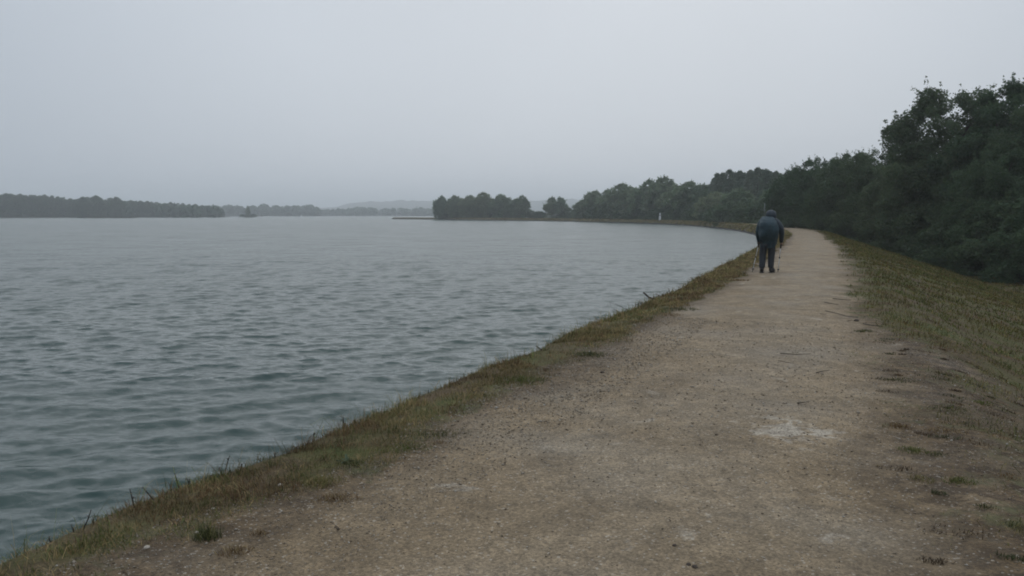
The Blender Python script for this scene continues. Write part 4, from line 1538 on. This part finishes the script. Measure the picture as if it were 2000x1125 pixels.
HL, HR = Vector((-0.235, 0.16, 0.745)), Vector((0.325, 0.20, 0.72))       # hands
def finger_chains(V, E, Rd, wrist_i, hand, sgn):
    """palm and five curled fingers round the pole grip at hand"""
    V.append(tuple(hand + Vector((0.012 * sgn, -0.005, 0.035)))); Rd.append(0.03)
    E.append((wrist_i, len(V) - 1))
    palm = len(V) - 1
    for j, L in enumerate((0.9, 1.0, 0.95, 0.8)):
        z = 0.028 - 0.019 * j
        prev = palm
        for (x, y) in ((0.022, 0.022), (-0.002, 0.034), (-0.022, 0.018), (-0.018, 0.0)):
            V.append((hand.x + sgn * x * L, hand.y + y * L, hand.z + z)); Rd.append(0.0085)
            E.append((prev, len(V) - 1))
            prev = len(V) - 1
    prev = palm
    for (x, y, z) in ((0.0, -0.018, 0.045), (-0.018, -0.012, 0.05), (-0.024, 0.008, 0.042)):
        V.append((hand.x + sgn * x, hand.y + y, hand.z + z)); Rd.append(0.0095)
        E.append((prev, len(V) - 1))
        prev = len(V) - 1


V = [(0, 0, .86), (0, -.01, 1.02), (0.0, .0, 1.2), (0.01, .05, 1.36), (0.03, .10, 1.44), (0.045, .14, 1.53), (0.05, .155, 1.60),
     (-.10, 0, .82), (-.125, .02, .46), (-.13, -.02, .09), (.10, 0, .82), (.095, .05, .46), (.085, .08, .09),
     (-.17, .03, 1.36), (-.25, .0, 1.10), (-.235, .12, .86), (.19, .03, 1.35), (.34, .02, 1.10), (.33, .15, .85)]
E = [(0, 1), (1, 2), (2, 3), (3, 4), (4, 5), (5, 6), (0, 7), (7, 8), (8, 9), (0, 10), (10, 11), (11, 12), (3, 13), (13, 14), (14, 15), (3, 16), (16, 17), (17, 18)]
Rd = [.15, .13, .14, .13, .055, .085, .075, .09, .06, .04, .09, .06, .04, .065, .045, .032, .065, .045, .032]
finger_chains(V, E, Rd, 15, HL, -1)
finger_chains(V, E, Rd, 18, HR, 1)
link('body', skin_mesh('body', V, E, Rd, M_SKIN, 1), None, person)
# face: nose, ears, eyes on the far side of the head
bm = bmesh.new()
tube(bm, [(0.05, .225, 1.575), (0.05, .255, 1.55), (0.05, .235, 1.535)], [.008, .014, .012], 6)
for sx in (-1, 1):
    tube(bm, [(0.05 + sx * .078, .15, 1.58), (0.05 + sx * .09, .145, 1.56), (0.05 + sx * .08, .155, 1.535)], [.012, .016, .01], 6)
    tube(bm, [(0.05 + sx * .03, .215, 1.575), (0.05 + sx * .03, .23, 1.575)], [.012, .006], 6)
tube(bm, [(0.03, .225, 1.508), (0.05, .232, 1.505), (0.07, .225, 1.508)], [.004, .008, .004], 6)
link('face', bm_mesh('face', bm, M_SKIN), None, person)


def loft(rings, n=40, fold=0.0, seed=1, open_bottom=True, hem=0.0):
    r = random.Random(seed)
    ph = [r.uniform(0, 6.28) for _ in range(6)]
    bm = bmesh.new()
    prev = None
    nr_ = len(rings)
    for i, (z, cx, cy, rx, ry) in enumerate(rings):
        ring = []
        for k in range(n):
            a = 2 * math.pi * k / n
            w = fold * (1 - 0.75 * i / nr_)
            q = 1 + w * (math.sin(5 * a + ph[0] + z * 3) * .5 + math.sin(8 * a + ph[1] - z * 5) * .35 + math.sin(13 * a + ph[2] + 4 * z) * .25)
            ca, sa = math.cos(a), math.sin(a)
            e = 0.74
            ring.append(bm.verts.new((cx + rx * q * math.copysign(abs(ca) ** e, ca), cy + ry * q * math.copysign(abs(sa) ** e, sa),
                                      z + hem * max(0, 1 - i / 2) * ca)))
        if prev:
            for k in range(n):
                bm.faces.new((prev[k], prev[(k + 1) % n], ring[(k + 1) % n], ring[k]))
        prev = ring
    bm.faces.new(prev)
    return bm


# jacket worn over a pack: a hunched bulk, narrower at the hem, the right shoulder running out to the arm
from mathutils import noise as mnoise
JR = np.array([  # z, left, right, back, front, forward shift
    (.675, .185, .205, .15, .16, .00), (.74, .195, .225, .16, .17, .00), (.82, .215, .245, .19, .18, -.01), (.90, .235, .262, .24, .19, -.02),
    (.96, .255, .272, .31, .20, -.02), (1.05, .268, .285, .35, .20, -.02), (1.15, .268, .290, .365, .20, -.02), (1.25, .258, .275, .36, .20, -.02),
    (1.33, .240, .245, .33, .19, -.01), (1.40, .212, .200, .27, .17, .01), (1.45, .185, .160, .19, .15, .03), (1.478, .155, .130, .11, .12, .05), (1.487, .08, .08, .05, .07, .06)])
bm = bmesh.new()
prev = None
NJ = 64
for z in np.concatenate([np.linspace(.675, 1.40, 38), np.linspace(1.415, 1.487, 9)]):
    L_, R_, B_, F_, sh = [0.92 * float(np.interp(z, JR[:, 0], JR[:, k])) for k in range(1, 6)]
    ring = []
    for k in range(NJ):
        a = 2 * math.pi * k / NJ
        ca, sa = math.cos(a), math.sin(a)
        e = 0.78
        x = (R_ if ca > 0 else L_) * math.copysign(abs(ca) ** e, ca)
        y = sh + (F_ if sa > 0 else B_) * math.copysign(abs(sa) ** e, sa)
        low = max(0.0, min(1.0, (1.0 - z) / 0.3))
        n_ = 0.022 * mnoise.noise((x * 4.5, y * 4.5, z * 4.0)) + 0.016 * mnoise.noise((x * 9 + z * 6, y * 9, z * 7 + 3.0))
        n_ += low * 0.016 * math.sin(9 * a + 2 * z) + 0.02 * max(0, 1 - abs(x - 0.14 + (1.3 - z) * 0.25) / 0.035) * (-1 if sa < 0 else 0)
        d = Vector((x, y, 0)).normalized()
        hem = 0.028 * math.sin(2 * a + 0.6) * max(0.0, 1 - (z - .675) / 0.15) + 0.03 * ca * max(0.0, 1 - (z - .675) / 0.2)
        ring.append(bm.verts.new((x + d.x * n_, y + d.y * n_, z + hem)))
    if prev:
        for k in range(NJ):
            bm.faces.new((prev[k], prev[(k + 1) % NJ], ring[(k + 1) % NJ], ring[k]))
    prev = ring
bm.faces.new(prev)
jk = link('rain_jacket', bm_mesh('rain_jacket', bm, M_JACKET), None, person)
slv = skin_mesh('sleeve', [(.07, .02, 1.40), (.18, -.02, 1.345), (.29, -.04, 1.22), (.335, -.02, 1.09), (.335, .07, .94), (.330, .17, .785)], [(i, i + 1) for i in range(5)], [.08, .115, .098, .082, .068, .052], M_JACKET_SHADED, 2)  # right sleeve, its shade put into the colour; the left keeps plain jacket cloth
link('sleeve', slv, None, person)
slv = skin_mesh('sleeve', [(-.10, .02, 1.40), (-.185, .02, 1.34), (-.235, .0, 1.20), (-.255, .0, 1.06), (-.25, .07, .94), (-.236, .145, .79)], [(i, i + 1) for i in range(5)], [.07, .09, .08, .072, .06, .05], M_JACKET, 2)
link('sleeve', slv, None, person)
# hood
bm = bmesh.new()
bmesh.ops.create_uvsphere(bm, u_segments=22, v_segments=16, radius=1)
for v in bm.verts:
    x, y, z = v.co
    v.co = Vector((0.055 + x * .138 * (1 + .12 * max(0, -z)), .10 + y * .155 + 0.03 * z, 1.525 + z * .13 * (1 if z > 0 else 1.15)))
for v in bm.verts:                       # a soft seam and gather
    v.co += v.normal * 0.0
hd = link('hood', bm_mesh('hood', bm, M_JACKET_SHADED), None, person)
# trousers, one leg each joined at the seat
tv = [(0, 0, .84), (-.095, 0, .78), (-.115, .02, .60), (-.122, .03, .45), (-.128, .01, .28), (-.13, -.02, .10), (.095, 0, .78), (.098, .03, .60), (.095, .055, .45), (.09, .065, .28), (.088, .075, .11)]
te = [(0, 1), (1, 2), (2, 3), (3, 4), (4, 5), (0, 6), (6, 7), (7, 8), (8, 9), (9, 10)]
tr = [.145, .125, .108, .097, .089, .083, .125, .106, .096, .088, .080]
link('trousers', skin_mesh('trousers', tv, te, tr, M_TROUS, 2), None, person)
for (x, y, yaw) in ((-.132, -.005, 4), (.10, .085, -24)):
    bm = bmesh.new()
    bmesh.ops.create_uvsphere(bm, u_segments=16, v_segments=12, radius=1)
    for v in bm.verts:
        a, b_, c = v.co
        h = c * (.062 if b_ > 0.1 else .09) + (.062 if b_ > .1 else .085)
        v.co = Vector((a * .056, b_ * .15 + .05, max(0.0, h)))
    bo_ = link('boot', bm_mesh('boot', bm, M_BOOT), None, person)
    bo_.location = (x, y, 0)
    bo_.rotation_euler = (0, 0, R(yaw))
    bm = bmesh.new()
    for i_, (zz0, sc2) in enumerate(((0.0, 1.0),)):
        vs = []
        for z in (-.012, .014):
            vs.append([bm.verts.new((.060 * math.cos(t), .05 + .156 * math.sin(t), z)) for t in np.linspace(0, 2 * math.pi, 17)[:-1]])
        for k in range(16):
            bm.faces.new((vs[0][k], vs[0][(k + 1) % 16], vs[1][(k + 1) % 16], vs[1][k]))
        bm.faces.new(vs[1]); bm.faces.new(list(reversed(vs[0])))
    so = link('sole', bm_mesh('sole', bm, M_GRIP, False), None, bo_)
# gloves
for sgn, h in ((-1, HL), (1, HR)):
    gv, ge, gr_ = [tuple(h + Vector((0.004 * sgn, -.02, .10)))], [], [.036]
    finger_chains(gv, ge, gr_, 0, h, sgn)
    gr_ = [q * 1.22 for q in gr_]
    link('glove', skin_mesh('glove', gv, ge, gr_, M_GLOVE, 1), None, person)
pw = Matrix.Translation(wp) @ Matrix.Rotation(WROT, 4, 'Z')


def pole(hand, tip, label):
    a, b_ = pw @ hand, pw @ tip
    o = empty('trekking_pole', b_)
    tag(o, label, 'trekking pole', 'trekking poles of the walker')
    d = (a - b_)
    bm = bmesh.new(); tube(bm, [d * .08, d * .52], [.007, .008], 8); link('lower_shaft', bm_mesh('lower_shaft', bm, M_POLE), None, o)
    bm = bmesh.new(); tube(bm, [d * .56, d * .90], [.0095, .0095], 8); link('upper_shaft', bm_mesh('upper_shaft', bm, M_POLE), None, o)
    bm = bmesh.new(); tube(bm, [d * .515, d * .565], [.018, .018], 8); link('clamp', bm_mesh('clamp', bm, M_GRIP), None, o)
    bm = bmesh.new(); tube(bm, [d * .88, d * 1.0, d * 1.10], [.018, .02, .022], 8); link('grip', bm_mesh('grip', bm, M_GRIP), None, o)
    bm = bmesh.new(); tube(bm, [d * .09, d * .11, d * .135], [.012, .034, .014], 10); link('basket', bm_mesh('basket', bm, M_GRIP), None, o)
    bm = bmesh.new(); tube(bm, [d * 0, d * .09], [.005, .011], 6); link('tip', bm_mesh('tip', bm, M_GRIP), None, o)


pole(HL, Vector((-.378, .10, 0.0)), 'white walking pole in the left hand, planted on the gravel beside the bank grass')
pole(HR, Vector((.268, .22, 0.0)), 'white walking pole in the right hand, planted on the middle of the gravel')
rod = empty('stick', pw @ Vector((-.105, -.05, 1.40)))
tag(rod, 'thin grey rod rising upright behind the left shoulder of the walker', 'rod')
bm = bmesh.new(); tube(bm, [(0, 0, 0), (.002, 0, .43)], [.011, .009], 8); link('shaft', bm_mesh('shaft', bm, simple('grey_rod', (.16, .17, .17), .5)), None, rod)
bm = bmesh.new(); tube(bm, [(.002, 0, .43), (.002, 0, .445)], [.011, .008], 8); link('end_cap', bm_mesh('end_cap', bm, M_GRIP), None, rod)

# ------------------------------------------------------------------ haze
hz = bpy.data.materials.new('haze')
hz.use_nodes = True
hn, hl = hz.node_tree.nodes, hz.node_tree.links
hn.clear()
ho = hn.new('ShaderNodeOutputMaterial')
hv = hn.new('ShaderNodeVolumePrincipled')
hv.inputs['Color'].default_value = (0.955, 0.98, 1.0, 1)
hv.inputs['Density'].default_value = HAZE
hv.inputs['Anisotropy'].default_value = 0.4
hl.new(hv.outputs[0], ho.inputs['Volume'])
hz.cycles.homogeneous_volume = True
bm = bmesh.new()
bmesh.ops.create_cube(bm, size=1)
for v in bm.verts:
    v.co = Vector((v.co.x * 19000, 4200 + v.co.y * 10400, -3.9 + (v.co.z + .5) * 100))
me = bpy.data.meshes.new('haze')
bm.to_mesh(me)
bm.free()
tag(link('haze', me, hz), 'thin drizzle haze filling the air over the lake', 'haze', None, 'stuff')
